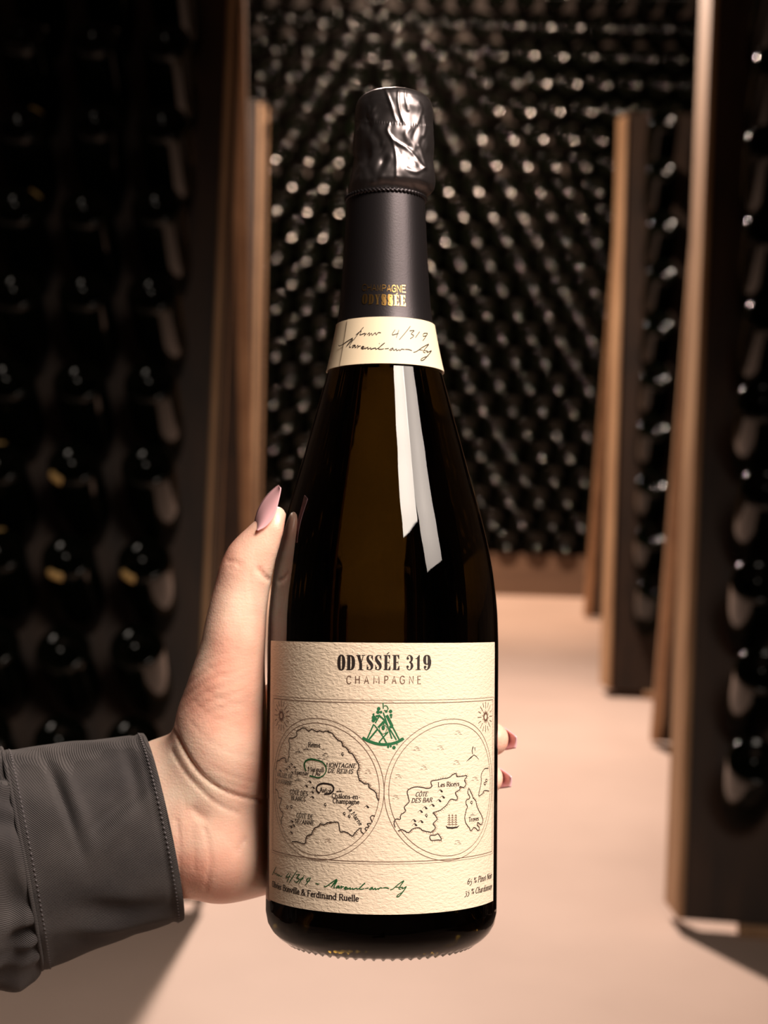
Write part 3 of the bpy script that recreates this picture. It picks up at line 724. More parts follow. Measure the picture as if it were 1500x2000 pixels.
# map lettering
for s_, a, b, y, cap, sl_ in (("Reims",602,626,1458,8,0),("Mareuil",601.5,632.6,1505.5,8,0),("/ Ay",610,627,1514,7.5,0),("Epernay",576,603.5,1511.5,7.5,0),("Avize",624.5,647.5,1547,8.5,0),
    ("Châlons-en-",648,704,1558,8,0),("Champagne",650,702,1568,8,0),("MONTAGNE",636,695,1497.5,7.5,.25),("DE REIMS",640,690,1508.5,7.5,.25),("VALLÉE DE",541,571.5,1516,7,.1),("LA MARNE",540,571,1528.3,7,.1),
    ("CÔTE DES",566,601.5,1550.5,8,.1),("BLANCS",568.5,597,1562,7.5,.1),("CÔTE DE",579,612,1595.5,7.5,.1),("SÉZANNE",576,614,1607,7.5,.1),
    ("Les Riceys",855,897,1537,8,0),("CÔTE",811,835,1555.5,7.5,.25),("DES BAR",803,844,1567.5,7.5,.25),("Troyes",915,935,1605,8,0)):
    txt(mapi, s_, a, b, y, cap, .17, sl_)
a_, b_ = P2(678, 1577), P2(703, 1613); text(mapi, "La Marne", a_, b_, 7.5*PXM, .16)
mapi.ribbon(cr(zp(*Z3, [(1205,340),(1150,290),(1135,220),(1180,150),(1280,115),(1400,125)])+zp(*Z4, [(20,130),(90,150),(135,210),(120,290),(50,345),(0,350)])+zp(*Z3, [(1310,358)]), 4), 3.0*PXM)
mapi.build('map_print', lab, M['ink'], OFF+.00002)
sh.build('map_hatching_print', lab, M['shade'], OFF-.00002)
# names and grapes
nm = Ink()
a_, b_ = P2(531.5, 1731), P2(701, 1760.5); text(nm, "Olivier Bonville & Ferdinand Ruelle", a_, (b_[0], b_[1]), 10.5*PXM, .19)
a_, b_ = P2(912, 1727.5), P2(960.5, 1714.5); text(nm, "65 % Pinot Noir", a_, b_, 10.5*PXM, .15, .28)
a_, b_ = P2(907, 1749), P2(960.5, 1735.5); text(nm, "35 % Chardonnay", a_, b_, 10.5*PXM, .15, .28)
nm.build('names_print', lab, M['ink'], OFF)
# green instrument
sx_ = Ink()
def gz(pts, w, curve=False):
    q = zp(690, 1360, 13.64, pts); q = cr(q, 5) if curve else q; sx_.ribbon(q, w/13.64*PXM)
gz([(245,1100),(400,1185),(600,1255),(800,1283),(1000,1265),(1180,1215),(1345,1120)], 70, True)
for p, w_ in (([(545,740),(370,1140)],34),([(650,870),(420,1150)],42),([(560,760),(640,860),(800,1080)],30),([(800,1080),(885,1240)],34),([(690,530),(590,710)],34),([(600,530),(720,510)],50),([(700,520),(800,600),(900,760)],40),([(800,680),(660,830)],44),([(930,950),(800,1090),(690,1220)],34),([(890,500),(1040,800)],70),([(1040,800),(1225,1150)],36),([(800,430),(930,820),(1030,1130)],34),([(960,850),(1150,1160)],34),([(795,170),(800,330)],26),([(1150,1180),(1170,1300)],24),([(940,1240),(930,1380)],30),([(690,1215),(720,1240)],30),([(960,820),(1050,810)],60),([(850,1000),(930,940)],26)): gz(p, w_)
gz([(820,260),(880,250),(920,300),(925,350),(880,380),(820,370)], 24, True)
for x, y, r_ in ((680,330,45),(660,420,45),(740,420,35),(545,560,50),(540,640,48),(600,600,34),(540,480,26),(995,400,44),(1005,500,38),(1010,560,24),(800,700,40),(880,400,34),(1085,1365,44),(930,1340,30),(1290,1150,44),(1000,1330,26)): sx_.disc(P2(690+x/13.64, 1360+y/13.64), r_/13.64*PXM, 9)
sx_.disc(P2(690+800/13.64, 1360+835/13.64), 42/13.64*PXM, 12, 62/13.64*PXM)
gz([(800,745),(720,800),(700,870),(740,960),(800,1010),(860,960),(900,870),(880,800),(800,745)], 14, True)
sx_.build('sextant_print', lab, M['green'], OFF)
# handwriting
hw1 = [[(98,65),(80,100),(60,147)],[(75,118),(92,136),(100,130),(107,148),(117,140),(122,155),(132,146),(140,160),(158,154)],[(226,122),(194,166),(240,158)],[(240,128),(218,182),(203,208)],[(302,102),(270,150),(240,195),(225,222)],
 [(290,142),(327,140),(300,170),(325,185),(300,215),(272,204)],[(372,150),(340,195),(323,226)],[(330,185),(366,178)],[(432,172),(405,178),(395,200),(414,205),(435,172),(410,212),(383,240)],[(482,224),(500,231),(516,237)]]
hw2 = [[(568,246),(572,258),(600,248),(640,218),(692,186),(660,225),(634,264)],[(634,264),(670,225),(694,200),(672,240),(662,266),(676,268)],[(712,248),(690,256),(690,272),(714,254),(710,272),(724,266)],[(724,266),(734,252),(738,264),(730,276),(746,260),(760,258)],[(762,276),(788,268),(778,260),(764,274),(776,284),(798,276)],
 [(800,266),(796,282),(822,268),(820,284),(846,272)],[(848,268),(846,284),(872,276),(890,272)],[(890,274),(888,284),(912,272),(940,246),(966,222),(940,244),(912,278),(936,282),(958,276)],[(918,228),(922,232)],[(966,276),(1000,271)],[(1004,286),(1024,270),(1038,266),(1030,280),(1012,290)],
 [(1040,270),(1044,286),(1066,272),(1068,286),(1090,276)],[(1092,272),(1096,284),(1112,270),(1136,272)],[(1140,270),(1170,268),(1200,276)],[(1212,290),(1240,278),(1290,236),(1344,200),(1320,236),(1296,276),(1316,282)],[(1260,262),(1336,266)],[(1330,262),(1328,278),(1350,268),(1368,258),(1340,300),(1300,350),(1276,356),(1290,335),(1340,308)]]
hn = Ink()
for s_ in hw1+hw2:
    q = cr([P2(520+x/5, 1680+y/5) for x, y in s_], 5); nq = len(q)
    hn.ribbon(q, [(1.2+.7*math.sin(3.1*i/nq))*PXM for i in range(nq)])
hn.build('handwriting_print', lab, M['greenpen'], OFF+.00004)
gr = Ink(); q = cr(zp(*Z1, [(905,1220),(875,1150),(865,1060),(900,990),(990,955),(1080,960),(1200,990),(1290,1040),(1350,1130),(1350,1230),(1290,1320),(1190,1370),(1090,1355),(980,1325)]), 5)
gr.ribbon(q, [(2.6+.6*math.sin(i*.1))*PXM for i in range(len(q))]); gr.build('green_ring_print', lab, M['greenpen'], OFF+.00006)

# neck label: a wrapped band with an overlapping end at the left
tN1 = P2(752, 618.5, .0009)[1]; tN0 = P2(752, 709.5, .0009)[1]
hp(patch('neck_label', hero, -3.1, 3.1, tN0, tN1, .0006, .0004, M['paper2'], 26, 160))
thF = px2st(669, 680, .0012)[0]
nl = patch('neck_label_flap', hero, thF, 2.6, tN0, tN1, .0010, .0003, M['paper2'], 26, 110)
ni = Ink()
def NP(x, y): return P2(640+x/5.263, 380+y/5.263, .0012)
for s_ in ([(368,1362),(320,1420),(265,1495)],[(290,1440),(345,1400),(330,1440),(385,1425),(375,1450),(400,1425)],[(405,1440),(430,1420),(425,1448),(450,1425),(455,1448)],[(460,1445),(490,1420),(500,1440),(520,1418),(548,1420)],
           [(694,1388),(664,1440),(728,1426)],[(734,1392),(716,1440),(706,1470)],[(852,1352),(795,1425),(738,1490)],[(845,1400),(892,1398),(860,1430),(888,1450),(850,1482)],[(948,1408),(925,1440),(905,1468)],[(1028,1425),(990,1428),(985,1455),(1018,1448),(1030,1425),(1005,1470),(980,1502)]):
    q = cr([NP(*p) for p in s_], 5); ni.ribbon(q, 1.7*PXM)
for s_ in hw2:
    q = []
    for x, y in s_:
        X = 105+(x-565)*(980/815); u = (X-600)/500; q.append(NP(X, 1578+(y-270)*1.12+26*u+18*u*u))
    q = cr(q, 5); ni.ribbon(q, [(1.4+.6*math.sin(3.1*i/len(q)))*PXM for i in range(len(q))])
ni.build('neck_handwriting_print', nl, M['ink'], .00112)

# smooth neck foil
tF0 = P2(752, 626, .0)[1]-.004
fp = [(t, rad(t)+.00025) for t in np.linspace(tF0, ttop, 50)]
fv, ff = lathe(fp, 120); foil = hp(pydata('neck_foil', fv, ff, M['foil'], hero, True))
# gold lettering on the foil
gi = Ink(); ti = gi
def GP(x, y): return P2(640+x/5.263, 380+y/5.263, .0003)
def fbox(x0, x1, yt, yb):
    A = GP(x0, yb); B = GP(x1, yb); T = GP((x0+x1)/2, yt)
    return (lambda p: (A[0]+(B[0]-A[0])*p[0], A[1]+(T[1]-A[1])*p[1])), B[0]-A[0]
xs_ = np.linspace(352, 812, 8)
for k, g_ in enumerate((gl_O, gl_D, gl_Y, gl_S, gl_S, gl_E, gl_E)):
    u = (xs_[k]-580)/230; m_, w_ = fbox(xs_[k], xs_[k+1]-9, 1030+6*u, 1135+10*u); g_(m_, w_)
    if k == 5: gp(m_, (.4, 1.05), (.55, 1.05), (.8, 1.2), (.6, 1.2))
th_ = gi; Wt = 2.0*PXM
xs_ = np.linspace(356, 812, 10)
for k, ch in enumerate('CHAMPAGNE'):
    u = (xs_[k]-580)/230; m_, w_ = fbox(xs_[k], xs_[k+1]-10, 930+6*u, 995+8*u)
    for s_ in TH[ch]: gi.ribbon([m_(p) for p in (cr(s_[1:], 6) if s_[0] == '~' else s_)], Wt)
gi.build('gold_lettering', foil, M['gold'], .00042)

# twisted foil ring
tR = t_of_y(390.5); rR = r_of(75.5, tR)
v = []; f = []; nA, nB2 = 640, 10
for i in range(nA):
    a = 2*math.pi*i/nA
    for k in range(nB2):
        b_ = 2*math.pi*k/nB2; rr = .00075*(1+.42*math.sin(60*a+b_*1.0+2.2*math.sin(b_)))
        R1 = rR+.0002+rr*math.cos(b_); v.append((R1*math.sin(a), -R1*math.cos(a), tR+rr*math.sin(b_)*.95))
for i in range(nA):
    for k in range(nB2): a0 = i*nB2+k; a1 = i*nB2+(k+1) % nB2; b0 = ((i+1) % nA)*nB2+k; b1 = ((i+1) % nA)*nB2+(k+1) % nB2; f.append((a0, b0, b1, a1))
hp(pydata('twisted_foil_ring', v, f, M['foil'], hero, True))

# crumpled hood over the cork
hoodp = [(395,72,0),(389,73,0),(382,76,3),(375,81,8),(368,84,11),(356,84,13),(340,82,14),(326,79,14),(310,77.5,14.5),(294,79,14.5),(278,79,15),(262,77.5,15),(246,76.5,15),(236,76.8,15),(226,77,15.5),(214,76,15.5),(204,73,15.5),(196,68,15.5),(190,60,15),(186,48,15),(183.5,32,14),(183,16,14),(182.5,.5,14)]
hts = [t_of_y(y) for y, h, c_ in hoodp]; hrs = [r_of(h, t) for (y, h, c_), t in zip(hoodp, hts)]; hcs = [c_*PXM for y, h, c_ in hoodp]
NA = 420; NT = 170; uu = np.linspace(0, len(hoodp)-1, NT)
def smi(arr, it=4):
    q = np.interp(uu, range(len(arr)), arr)
    for _ in range(it): q[1:-1] = (q[:-2]+2*q[1:-1]+q[2:])/4
    return q
ht, hr, hc = smi(hts), smi(hrs), smi(hcs)
folds = [([(750,166),(757,185),(764,205),(770,225),(775,236)], 1.5, 3.2), ([(760,244),(757,256),(765,270),(778,280),(795,290),(808,303),(820,318),(828,328)], 1.7, 3.4),
         ([(764,268),(771,290),(774,315),(774,345)], 1.2, 3.0), ([(778,180),(778,200),(782,222),(788,238)], 1.3, 2.8), ([(792,172),(792,190),(797,215)], 1.0, 2.6), ([(800,250),(792,262),(797,280)], 1.3, 4.5),
         ([(828,228),(831,248),(828,265)], 1.2, 3.5), ([(818,285),(826,305),(832,330)], 1.0, 3.2), ([(795,330),(812,336),(828,328)], 1.5, 4.0), ([(688,296),(697,305),(702,322)], 1.4, 4.2), ([(720,210),(722,235),(726,243)], .8, 3.5),
         ([(818,200),(824,215),(816,240)], .8, 3.5), ([(726,250),(726,290),(722,320)], .4, 5.0)]
dents = [((800,318), -1.4, 9, 14), ((745,210), -1.2, 12, 22), ((742,300), -1.2, 13, 30), ((812,262), -1.0, 8, 12), ((770,360), -1.2, 24, 10), ((805,222), -.9, 7, 12)]
Wh = Matrix(BM)
v = []; 
th_a = np.linspace(0, 2*math.pi, NA, endpoint=False)
pos = np.zeros((NT, NA, 3))
for i in range(NT):
    pos[i, :, 0] = hr[i]*np.sin(th_a)+hc[i]; pos[i, :, 1] = -hr[i]*np.cos(th_a); pos[i, :, 2] = ht[i]
def topx(p):
    A = np.array(BM.to_3x3()); o = np.array(BM.translation)-np.array(CAM)
    q = p @ A.T + o; z = q @ np.array(F_); return 750+FPX*(q @ np.array(R_))/z, 1000-FPX*(q @ np.array(U_))/z
hx, hy = topx(pos)
disp = np.zeros((NT, NA)); front = (np.cos(th_a)[None, :] > -.1)
def seg_dist(X, Y, pl):
    d = np.full(X.shape, 1e9)
    for (x0_, y0_), (x1_, y1_) in zip(pl, pl[1:]):
        dx, dy = x1_-x0_, y1_-y0_; u = np.clip(((X-x0_)*dx+(Y-y0_)*dy)/(dx*dx+dy*dy), 0, 1)
        d = np.minimum(d, np.hypot(X-x0_-u*dx, Y-y0_-u*dy))
    return d
for pl, amp, w_ in folds: disp += amp*np.exp(-(seg_dist(hx, hy, cr(pl, 4))/w_)**2)*front
for (cx, cy), amp, wx, wy in dents: disp += amp*np.exp(-((hx-cx)/wx)**2-((hy-cy)/wy)**2)*front
rs = np.random.RandomState(3)
for k in range(26):      # folds round the back as well
    a0 = rs.uniform(0, 6.28); y0_ = rs.uniform(190, 370); amp = rs.uniform(-.9, .9); wa = rs.uniform(.08, .25); wy = rs.uniform(15, 50); sk = rs.uniform(-.01, .01)
    da = (th_a[None, :]-a0+sk*(hy-y0_)+math.pi) % (2*math.pi)-math.pi; disp += amp*np.exp(-(da/wa)**2-((hy-y0_)/wy)**2)*np.where(front, .25, 1)
for k in range(120):
    cx, cy = rs.uniform(690, 850), rs.uniform(186, 372); wx = rs.uniform(4, 9); wy = wx*rs.uniform(1, 3); amp = rs.uniform(-1.9, 1.9)*(.6+.9*(cx < 755)); sk = rs.uniform(-.5, .5)
    disp += amp*np.exp(-((hx-cx+sk*(hy-cy))/wx)**2-((hy-cy)/wy)**2)*front
ring_y = 241+(hx-770)*.06
perf = np.exp(-((hy-ring_y)/1.6)**2)*(np.sin(th_a*95)[None, :] > 0); disp += .7*perf
fade = np.clip((hr/.012), 0, 1)[:, None]
pos[:, :, 0] += disp*fade*PXM*np.sin(th_a)[None, :]; pos[:, :, 1] -= disp*fade*PXM*np.cos(th_a)[None, :]; pos[:, :, 2] += (np.exp(-((hx-776)/9)**2)*(hy < 186))*.4*PXM
f = []
for i in range(NT-1):
    for k in range(NA): a0 = i*NA+k; a1 = i*NA+(k+1) % NA; f.append((a0, a1, a1+NA, a0+NA))
f.append(tuple(range((NT-1)*NA, NT*NA)))
hp(pydata('foil_hood', pos.reshape(-1, 3), f, M['hood'], hero, True))

# ------------------------------------------------------------------ the hand (one continuous surface)
ZD = Pc.z
def K(x, y, w=0.0):                     # pixel + depth behind the bottle's axis plane -> camera coords
    z = ZD+w; return np.array([(x-750)/FPX*z, -(y-1000)/FPX*z, z])
PM = 1/5076.0
def rcone(P, a, b, ra, rb):
    a = np.asarray(a); b = np.asarray(b); ab = b-a; L2 = float(ab@ab) or 1e-12
    h = np.clip(((P[0]-a[0])*ab[0]+(P[1]-a[1])*ab[1]+(P[2]-a[2])*ab[2])/L2, 0, 1)
    return np.sqrt((P[0]-a[0]-h*ab[0])**2+(P[1]-a[1]-h*ab[1])**2+(P[2]-a[2]-h*ab[2])**2)-(ra+(rb-ra)*h)
def smin(a, b, k):
    h = np.clip(.5+.5*(b-a)/k, 0, 1); return b*(1-h)+a*h-k*h*(1-h)
A3 = np.array(axv); P3 = np.array(Pc)
def phi(deg, y, rr=.0530):              # centre of a finger wrapped round the back, deg from straight behind, to the right
    t = t_of_y(y); c_ = P3+A3*t; a = math.radians(deg)
    xv = np.array(xr); nv = np.array(nback)
    return c_+xv*(rr*math.sin(a))+nv*(rr*math.cos(a))
res_ = .00115
lo = np.array([-.128, -.172, .565]); hi = np.array([.062, .012, .705])
ax_ = [np.arange(lo[i], hi[i], res_, dtype=np.float32) for i in range(3)]
P = np.meshgrid(*ax_, indexing='ij')
prims = []
def chain(pts, k=.003):
    d = None
    for (a, ra), (b, rb) in zip(pts, pts[1:]):
        q = rcone(P, a, b, ra*PM, rb*PM); d = q if d is None else smin(d, q, k)
    return d
d = chain([(K(540,1011,-.008), 18), (K(536,1030,-.008), 23), (K(519,1060,-.007), 32), (K(493,1095,-.006), 42), (K(480,1135,-.006), 44), (K(467,1195,-.006), 49), (K(460,1255,-.006), 54), (K(449,1325,-.004), 64)], .008)
thenar = chain([(K(449,1325,-.004), 64), (K(437,1400,.000), 78), (K(432,1470,.002), 82), (K(400,1530,.008), 74)], .01)
d = smin(d, thenar, .008)
hyp = chain([(K(400,1640,.012), 82), (K(442,1664,.006), 80), (K(500,1650,.020), 84), (K(560,1640,.048), 76)], .012)
palm = chain([(K(330,1545,.014), 84), (K(420,1560,.010), 86), (K(490,1520,.020), 84), (K(570,1480,.052), 70)], .012)
wr = smin(chain([(K(150,1640,.018), 100), (K(330,1535,.014), 88)]), chain([(K(150,1740,.018), 95), (K(330,1662,.014), 86), (K(405,1664,.012), 78)]), .02)
wr2 = chain([(K(200,1650,.018), 110), (K(345,1600,.015), 102), (K(470,1580,.022), 92)])
d = smin(d, smin(smin(hyp, palm, .012), smin(wr, wr2, .012), .012), .012)
back = None
for y_, yk in ((1385, 1350), (1455, 1430), (1530, 1515), (1600, 1600)):
    q = chain([(K(440, 1450+(y_-1385)*.95, .024), 62), (phi(-42, y_), 62), (phi(-14, yk, .0545), 58)])
    back = q if back is None else smin(back, q, .006)
d = smin(d, back, .010)
FING = [  # degrees and rows of knuckle, middle joint, last joint, tip; radii
    ([(-14,1350),(8,1345),(24,1342),(33,1340)], (52,44,40,33)),
    ([(-14,1430),(12,1432),(38,1443),(58,1453)], (54,46,42,35)),
    ([(-14,1515),(12,1517),(37,1526),(56,1534)], (52,45,40,32)),
    ([(-14,1600),(6,1603),(18,1606),(27,1608)], (46,38,34,28))]
tips = []
for js, rs_ in FING:
    pts = [(phi(a, y, .0443+.0005+r_*PM), r_) for (a, y), r_ in zip(js, rs_)]
    q = chain(pts); d = smin(d, q, .0035); tips.append((pts[-2], pts[-1]))
# keep clear of the bottle: flesh is pressed flat against the glass
rel = [P[i]-P3[i] for i in range(3)]
tz = rel[0]*A3[0]+rel[1]*A3[1]+rel[2]*A3[2]
rr_ = np.sqrt(np.maximum(rel[0]**2+rel[1]**2+rel[2]**2-tz**2, 0))
bd = rr_-np.interp(tz, _ts, _rs).astype(np.float32)-.0009
d = -smin(-d, bd, .0018)

def surface_nets(D, lo, h):
    nx, ny, nz = D.shape; S = D < 0
    c = [S[i:nx-1+i, j:ny-1+j, k:nz-1+k] for i in (0, 1) for j in (0, 1) for k in (0, 1)]
    tot = sum(x.astype(np.int8) for x in c); act = (tot > 0) & (tot < 8)
    ids = -np.ones(act.shape, np.int64); I = np.argwhere(act); ids[act] = np.arange(len(I))
    acc = np.zeros((len(I), 3)); cnt_ = np.zeros(len(I))
    cor = [(i, j, k) for i in (0, 1) for j in (0, 1) for k in (0, 1)]
    for a in range(8):
        for b in range(a+1, 8):
            df = [cor[b][q]-cor[a][q] for q in range(3)]
            if sum(abs(x) for x in df) != 1: continue
            da = D[I[:, 0]+cor[a][0], I[:, 1]+cor[a][1], I[:, 2]+cor[a][2]]; db = D[I[:, 0]+cor[b][0], I[:, 1]+cor[b][1], I[:, 2]+cor[b][2]]
            mk = (da < 0) != (db < 0); u = np.where(mk, da/np.where(mk, da-db, 1), 0)
            for q in range(3): acc[:, q] += np.where(mk, cor[a][q]+u*df[q], 0)
            cnt_ += mk
    V = (I+acc/cnt_[:, None])*h+lo
    F = []
    for ax in range(3):
        s0 = [slice(None)]*3; s1 = [slice(None)]*3; s0[ax] = slice(0, -1); s1[ax] = slice(1, None)
        e = S[tuple(s0)] != S[tuple(s1)]; sg = S[tuple(s0)]
        o1, o2 = [q for q in range(3) if q != ax]
        E = np.argwhere(e); E = E[(E[:, o1] > 0) & (E[:, o2] > 0) & (E[:, o1] < D.shape[o1]-1) & (E[:, o2] < D.shape[o2]-1)]
        def cell(a, b): q = E.copy(); q[:, o1] -= a; q[:, o2] -= b; return ids[q[:, 0], q[:, 1], q[:, 2]]
        Q = np.stack([cell(1, 1), cell(0, 1), cell(0, 0), cell(1, 0)], 1)
        fl = sg[E[:, 0], E[:, 1], E[:, 2]]
        if ax == 1: fl = ~fl
        Q[~fl] = Q[~fl][:, ::-1]; F.append(Q)
    return V, np.concatenate(F)
V, Fq = surface_nets(d, lo, res_)
Fq = Fq[(Fq >= 0).all(1)]
# relax and take normals
def adj_smooth(V, F, it, lam=.5):
    e = np.concatenate([F[:, [0, 1]], F[:, [1, 2]], F[:, [2, 3]], F[:, [3, 0]]]); e = np.concatenate([e, e[:, ::-1]])
    dg = np.bincount(e[:, 0], minlength=len(V)).astype(float); dg[dg == 0] = 1
    for _ in range(it):
        s_ = np.stack([np.bincount(e[:, 0], weights=V[e[:, 1], q], minlength=len(V)) for q in range(3)], 1)/dg[:, None]; V = V+(s_-V)*lam
    return V
V = adj_smooth(V, Fq, 4)
def normals(V, F):
    n = np.cross(V[F[:, 2]]-V[F[:, 0]], V[F[:, 3]]-V[F[:, 1]]); N = np.zeros_like(V)
    for q in range(4): np.add.at(N, F[:, q], n)
    return N/np.maximum(np.linalg.norm(N, axis=1), 1e-12)[:, None]
N = normals(V, Fq)
vx = 750+FPX*V[:, 0]/V[:, 2]; vy = 1000-FPX*V[:, 1]/V[:, 2]; fc = np.clip(-N[:, 2]*2.0, 0, 1)
creases = [([(338,1419),(351,1448),(369,1482),(388,1508),(414,1530),(448,1549),(485,1560),(513,1562)], 4.5, 4.0), ([(336,1467),(352,1495),(373,1523),(410,1560),(440,1579),(465,1588)], 2.5, 4.0),
  ([(347,1440),(362,1470),(385,1500)], 1.5, 3), ([(377,1583),(388,1593),(398,1598)], 2.5, 9.0), ([(399,1618),(405,1640),(409,1665),(409,1698),(402,1738)], 2.2, 3.0), ([(388,1500),(410,1516),(440,1530),(480,1540)], .8, 2.5), ([(360,1560),(366,1600),(366,1650)], .8, 3), ([(345,1600),(350,1640),(350,1680),(352,1717)], 1.6, 3.2), ([(372,1600),(378,1640),(380,1700)], 1.3, 3.0),
  ([(478,1639),(470,1650),(463,1664)], 2.2, 5.0), ([(445,1096),(456,1098),(470,1103)], 2.2, 2.5), ([(505,1112),(516,1126),(530,1134)], 5, 4.5), ([(448,1108),(462,1112)], 1.2, 2.2), ([(440,1250),(455,1262),(470,1278)], .8, 2.2), ([(405,1300),(430,1318),(470,1325)], .8, 2.5),
  ([(398,1345),(430,1366),(478,1380)], .9, 2.5), ([(380,1372),(415,1400),(470,1420)], .8, 2.5), ([(372,1410),(400,1440),(450,1470),(505,1480)], .8, 3), ([(420,1500),(460,1520),(505,1530)], .9, 3), ([(500,1090),(488,1120),(492,1160),(500,1200)], .8, 4)]
dsp = np.zeros(len(V))
for pl, amp, w_ in creases: dsp -= amp*np.exp(-(seg_dist(vx, vy, cr(pl, 4))/w_)**2)
dsp += 3.0*np.exp(-((vx-440)/45)**2-((vy-1470)/50)**2)+2.2*np.exp(-((vx-455)/42)**2-((vy-1690)/36)**2)-3.2*np.exp(-((vx-392)/26)**2-((vy-1592)/24)**2)
dsp += .8*np.sin((vx*.45+vy*.9)*.33+1.5*np.sin(vx*.05))*np.exp(-((vx-420)/60)**2-((vy-1345)/60)**2)   # fine wrinkles at the thumb's root
V = V+N*(dsp*fc*PM)[:, None]
CW = np.array((R_, U_, F_)); toW = lambda q: np.asarray(q) @ CW+np.array(CAM)
person = empty('person', tuple(toW(K(180, 1660, .02))), 'left hand in charcoal twill sleeve, pink pointed thumbnail, gripping the bottle', 'person')
Lp = Matrix.Translation(-person.location)
def pp(o): o.matrix_parent_inverse = Lp; return o
hand = pp(pydata('hand', toW(V), Fq.tolist(), M['skin'], person, True))

# nails
def grid_mesh(name, G_, mm, parent, thick=.0005):
    ni_, nj_ = G_.shape[:2]; Vv = G_.reshape(-1, 3); f = []
    for i in range(ni_-1):
        for j in range(nj_-1): q = i*nj_+j; f.append((q, q+1, q+nj_+1, q+nj_))
    o = pydata(name, toW(Vv), f, mm, parent, True)
    md = o.modifiers.new('thickness', 'SOLIDIFY'); md.thickness = thick; md.offset = 0
    return o
Lc = cr([(499,1036),(498,1018),(503,998),(513,979),(527,962),(541,950),(545.5,948.5)], 6)
Rc = cr([(503,1036),(517,1030),(529,1018),(538,1003),(543,985),(547,966),(548.5,953)], 6)
nr = len(Lc); ncx = 13; Gn = np.zeros((nr, ncx, 3))
for i in range(nr):
    for j in range(ncx):
        u = j/(ncx-1); x = Lc[i][0]*(1-u)+Rc[i][0]*u; y = Lc[i][1]*(1-u)+Rc[i][1]*u
        k = i/(nr-1)
        # arched across: far edge behind, ridge, near edge in front
        wd = .0020*(1-u)-.0068*u-.0022*math.sin(math.pi*u)
        wd = wd*(1-.5*k)-.0020*k
        Gn[i, j] = K(x, y, wd-.0098)
pp(grid_mesh('fingernail', Gn, M['nail'], person))
for (pa, ra), (pb, rb) in tips:
    u_ = pb-pa; u_ /= np.linalg.norm(u_)
    rel_ = pb-P3; n_ = rel_-A3*(rel_@A3); n_ /= np.linalg.norm(n_); n_ = n_-u_*(n_@u_); n_ /= np.linalg.norm(n_)
    s_ = np.cross(u_, n_); r_ = rb*PM; Gn = np.zeros((12, 9, 3))
    for i in range(12):
        k = i/11; L_ = -.006+.0150*k; wdt = (1-.55*max(0, k-.45)/.55)
        for j in range(9):
            a = (j/8-.5)*1.55*wdt
            Gn[i, j] = pb+u_*L_+n_*(r_*1.06*math.cos(a)-.0022*k*k)+s_*(r_*.98*math.sin(a))
    pp(grid_mesh('fingernail', Gn, M['nail'], person))

# sleeve: cuff band, piped seam, gathered sleeve
def ringpt(Cx, Cy, hx_, hy_, depth, bulge, w, th, push=0.0):
    c_, s_ = math.cos(th), math.sin(th)
    x = Cx+c_*hx_+max(s_, -1)*bulge; y = Cy+c_*hy_
    L = math.hypot(hx_, hy_); q = K(x+c_*hx_/L*push, y+c_*hy_/L*push, w-s_*(depth+push*PM)); return q
def lerp(a, b, u): return a+(b-a)*u
OP = (318, 1616, -38, -180, .034, 13, .020)       # opening
SE = (45, 1677, -40, -214, .040, 5, .014)         # seam
EN = (-190, 1745, -30, -268, .050, 0, .000)       # out of frame
nth = 220
def sheet(name, rings, fn, mm, n_):
    Gs = np.zeros((n_+1, nth, 3))
    for i in range(n_+1):
        u = i/n_; prm = [lerp(a, b, u) for a, b in zip(*rings)]
        for k in range(nth):
            th = 2*math.pi*k/nth; px_, sh_ = fn(u, th); p_ = list(prm); p_[0] += sh_; Gs[i, k] = ringpt(*p_, th, px_)
    return Gs
def wrap_mesh(name, Gs, mm):
    n_, m_ = Gs.shape[:2]; f = []
    for i in range(n_-1):
        for k in range(m_): a0 = i*m_+k; a1 = i*m_+(k+1) % m_; f.append((a0, a0+m_, a1+m_, a1))
    return pp(pydata(name, toW(Gs.reshape(-1, 3)), f, mm, person, True))
def g1(u, c_, w_): return math.exp(-((u-c_)/w_)**2)
def cuff_fn(u, th):
    a = th % (2*math.pi)
    p = 2.4*math.sin(3*a+5*u)+1.6*math.sin(7*a-9*u+1)*.7+1.2*math.sin(11*a+14*u)*math.sin(5*u+a)
    p -= 11.0*g1(u, .68-.10*(a-1.0), .035)*g1(a, 1.05, .45)           # soft folds seen on the front of the cuff
    p += 8.0*g1(u, .60-.10*(a-1.0), .05)*g1(a, 1.05, .5)
    p -= 9.0*g1(a, 1.15+.9*(u-.2), .10)*g1(u, .35, .28); p += 7.0*g1(a, 1.35+.9*(u-.2), .14)*g1(u, .35, .3)
    p -= 8*g1(u, .16, .05)*g1(a, .85, .4)
    p -= 11.0*g1(a, 2.55-.5*u, .13)*g1(u, .42, .3); p += 8*g1(a, 2.80-.5*u, .12)*g1(u, .5, .35)
    p += 3.5*(g1(u, .02, .03))-1.5*g1(u, .07, .02)+2.5*g1(u, .97, .03)
    return p, 0
Gc = sheet('cuff', (OP, SE), cuff_fn, M['twill'], 90)
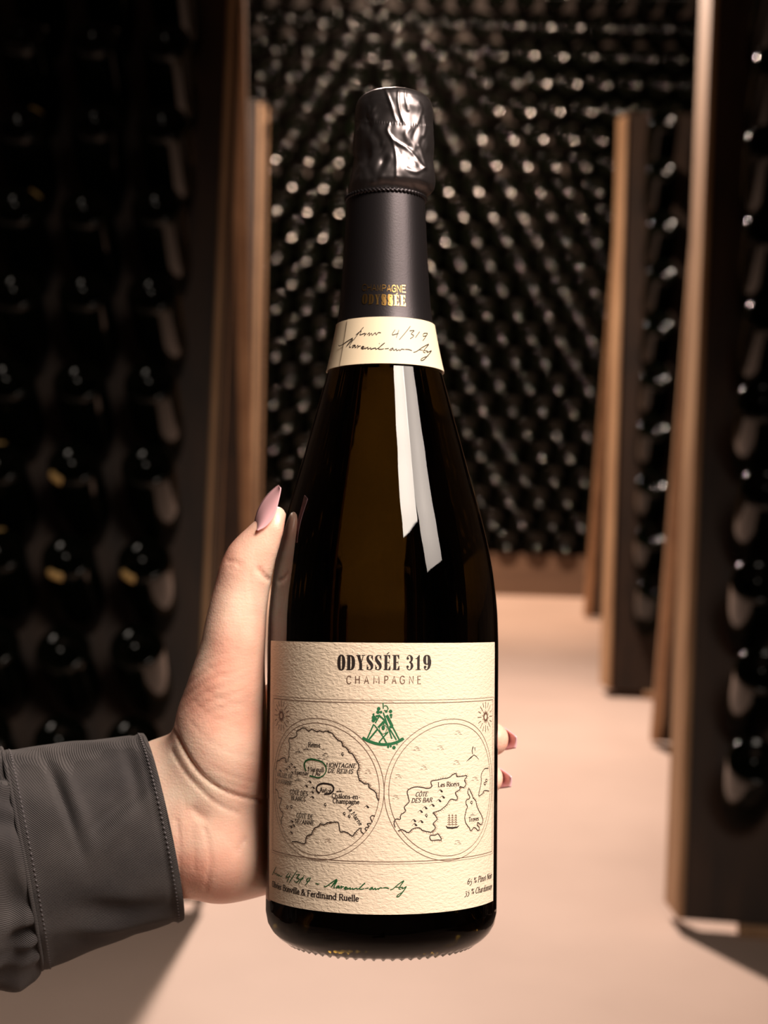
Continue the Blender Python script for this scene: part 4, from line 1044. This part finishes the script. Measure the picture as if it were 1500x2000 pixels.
# fold the opening inward
inner = []
for k_, (pu, dx_) in enumerate(((1.0, 2.0), (-2.5, 2.6), (-6, 1.0), (-8, -6), (-9, -30), (-10, -70))):
    row = np.array([ringpt(OP[0]+dx_, *OP[1:], 2*math.pi*k/nth, pu) for k in range(nth)]); inner.append(row)
Gc = np.concatenate([np.array(inner[::-1]), Gc])
cuff = wrap_mesh('cuff', Gc, M['twill'])
def slv_fn(u, th):
    a = th; f0 = math.exp(-u*3.2); p = -6*math.exp(-(u/.02)**2)+5*(1-math.exp(-u*16))
    ph = 1.6*math.sin(2*a+.5)+2.2*math.sin(5*a+1)
    p += 10.0*f0*math.sin(17*a+ph+4*u)*(1-math.exp(-u*30))+8*math.exp(-u*1.2)*min(1,u*12)*math.sin(9*a+ph*1.3-7*u)+5*math.sin(4*a+9*u)*u
    p += 11*math.sin(3.2*a-13*u+.4+math.sin(5*a))*min(1, u*5)
    return p, 0
Gs = sheet('sleeve', (SE, EN), slv_fn, M['twill'], 110)
sl_ = wrap_mesh('sleeve', Gs, M['twill'])
# piping along the seam
v = []; f = []; q8 = 8
ctr = [ringpt(SE[0]-3, *SE[1:], 2*math.pi*k/nth, 1.5) for k in range(nth)]
for k in range(nth):
    t_ = ctr[(k+1) % nth]-ctr[k-1]; t_ /= np.linalg.norm(t_); a_ = np.cross(t_, [0, 0, 1.]); a_ /= np.linalg.norm(a_)+1e-9; b2 = np.cross(t_, a_)
    for j in range(q8): an = 2*math.pi*j/q8; v.append(ctr[k]+(a_*math.cos(an)+b2*math.sin(an))*.0009)
for k in range(nth):
    for j in range(q8): f.append((k*q8+j, k*q8+(j+1) % q8, ((k+1) % nth)*q8+(j+1) % q8, ((k+1) % nth)*q8+j))
pp(pydata('seam_piping', toW(np.array(v)), f, M['twill'], person, True))
# stitches: small raised threads
bmv = []; bmf = []
for u_s, per in ((.035, 118), (.955, 128)):
    prm = [lerp(a, b, u_s) for a, b in zip(OP, SE)]
    for k in range(per):
        a0, a1 = 2*math.pi*(k+.15)/per, 2*math.pi*(k+.72)/per
        pa = ringpt(*prm, a0, cuff_fn(u_s, a0)[0]+1.3); pb = ringpt(*prm, a1, cuff_fn(u_s, a1)[0]+1.3); dx = np.array([.00026, 0, 0]); dn = np.array([0, 0, -.0003])
        b0 = len(bmv); bmv += [pa-dx, pa+dx, pb+dx, pb-dx, (pa+pb)/2-dx+dn, (pa+pb)/2+dx+dn]
        bmf += [(b0, b0+1, b0+5, b0+4), (b0+4, b0+5, b0+2, b0+3), (b0+1, b0+2, b0+5), (b0, b0+4, b0+3)]
st = pp(pydata('stitching', toW(np.array(bmv)), bmf, M['thread'], cuff if False else person)); st['kind'] = 'stuff'
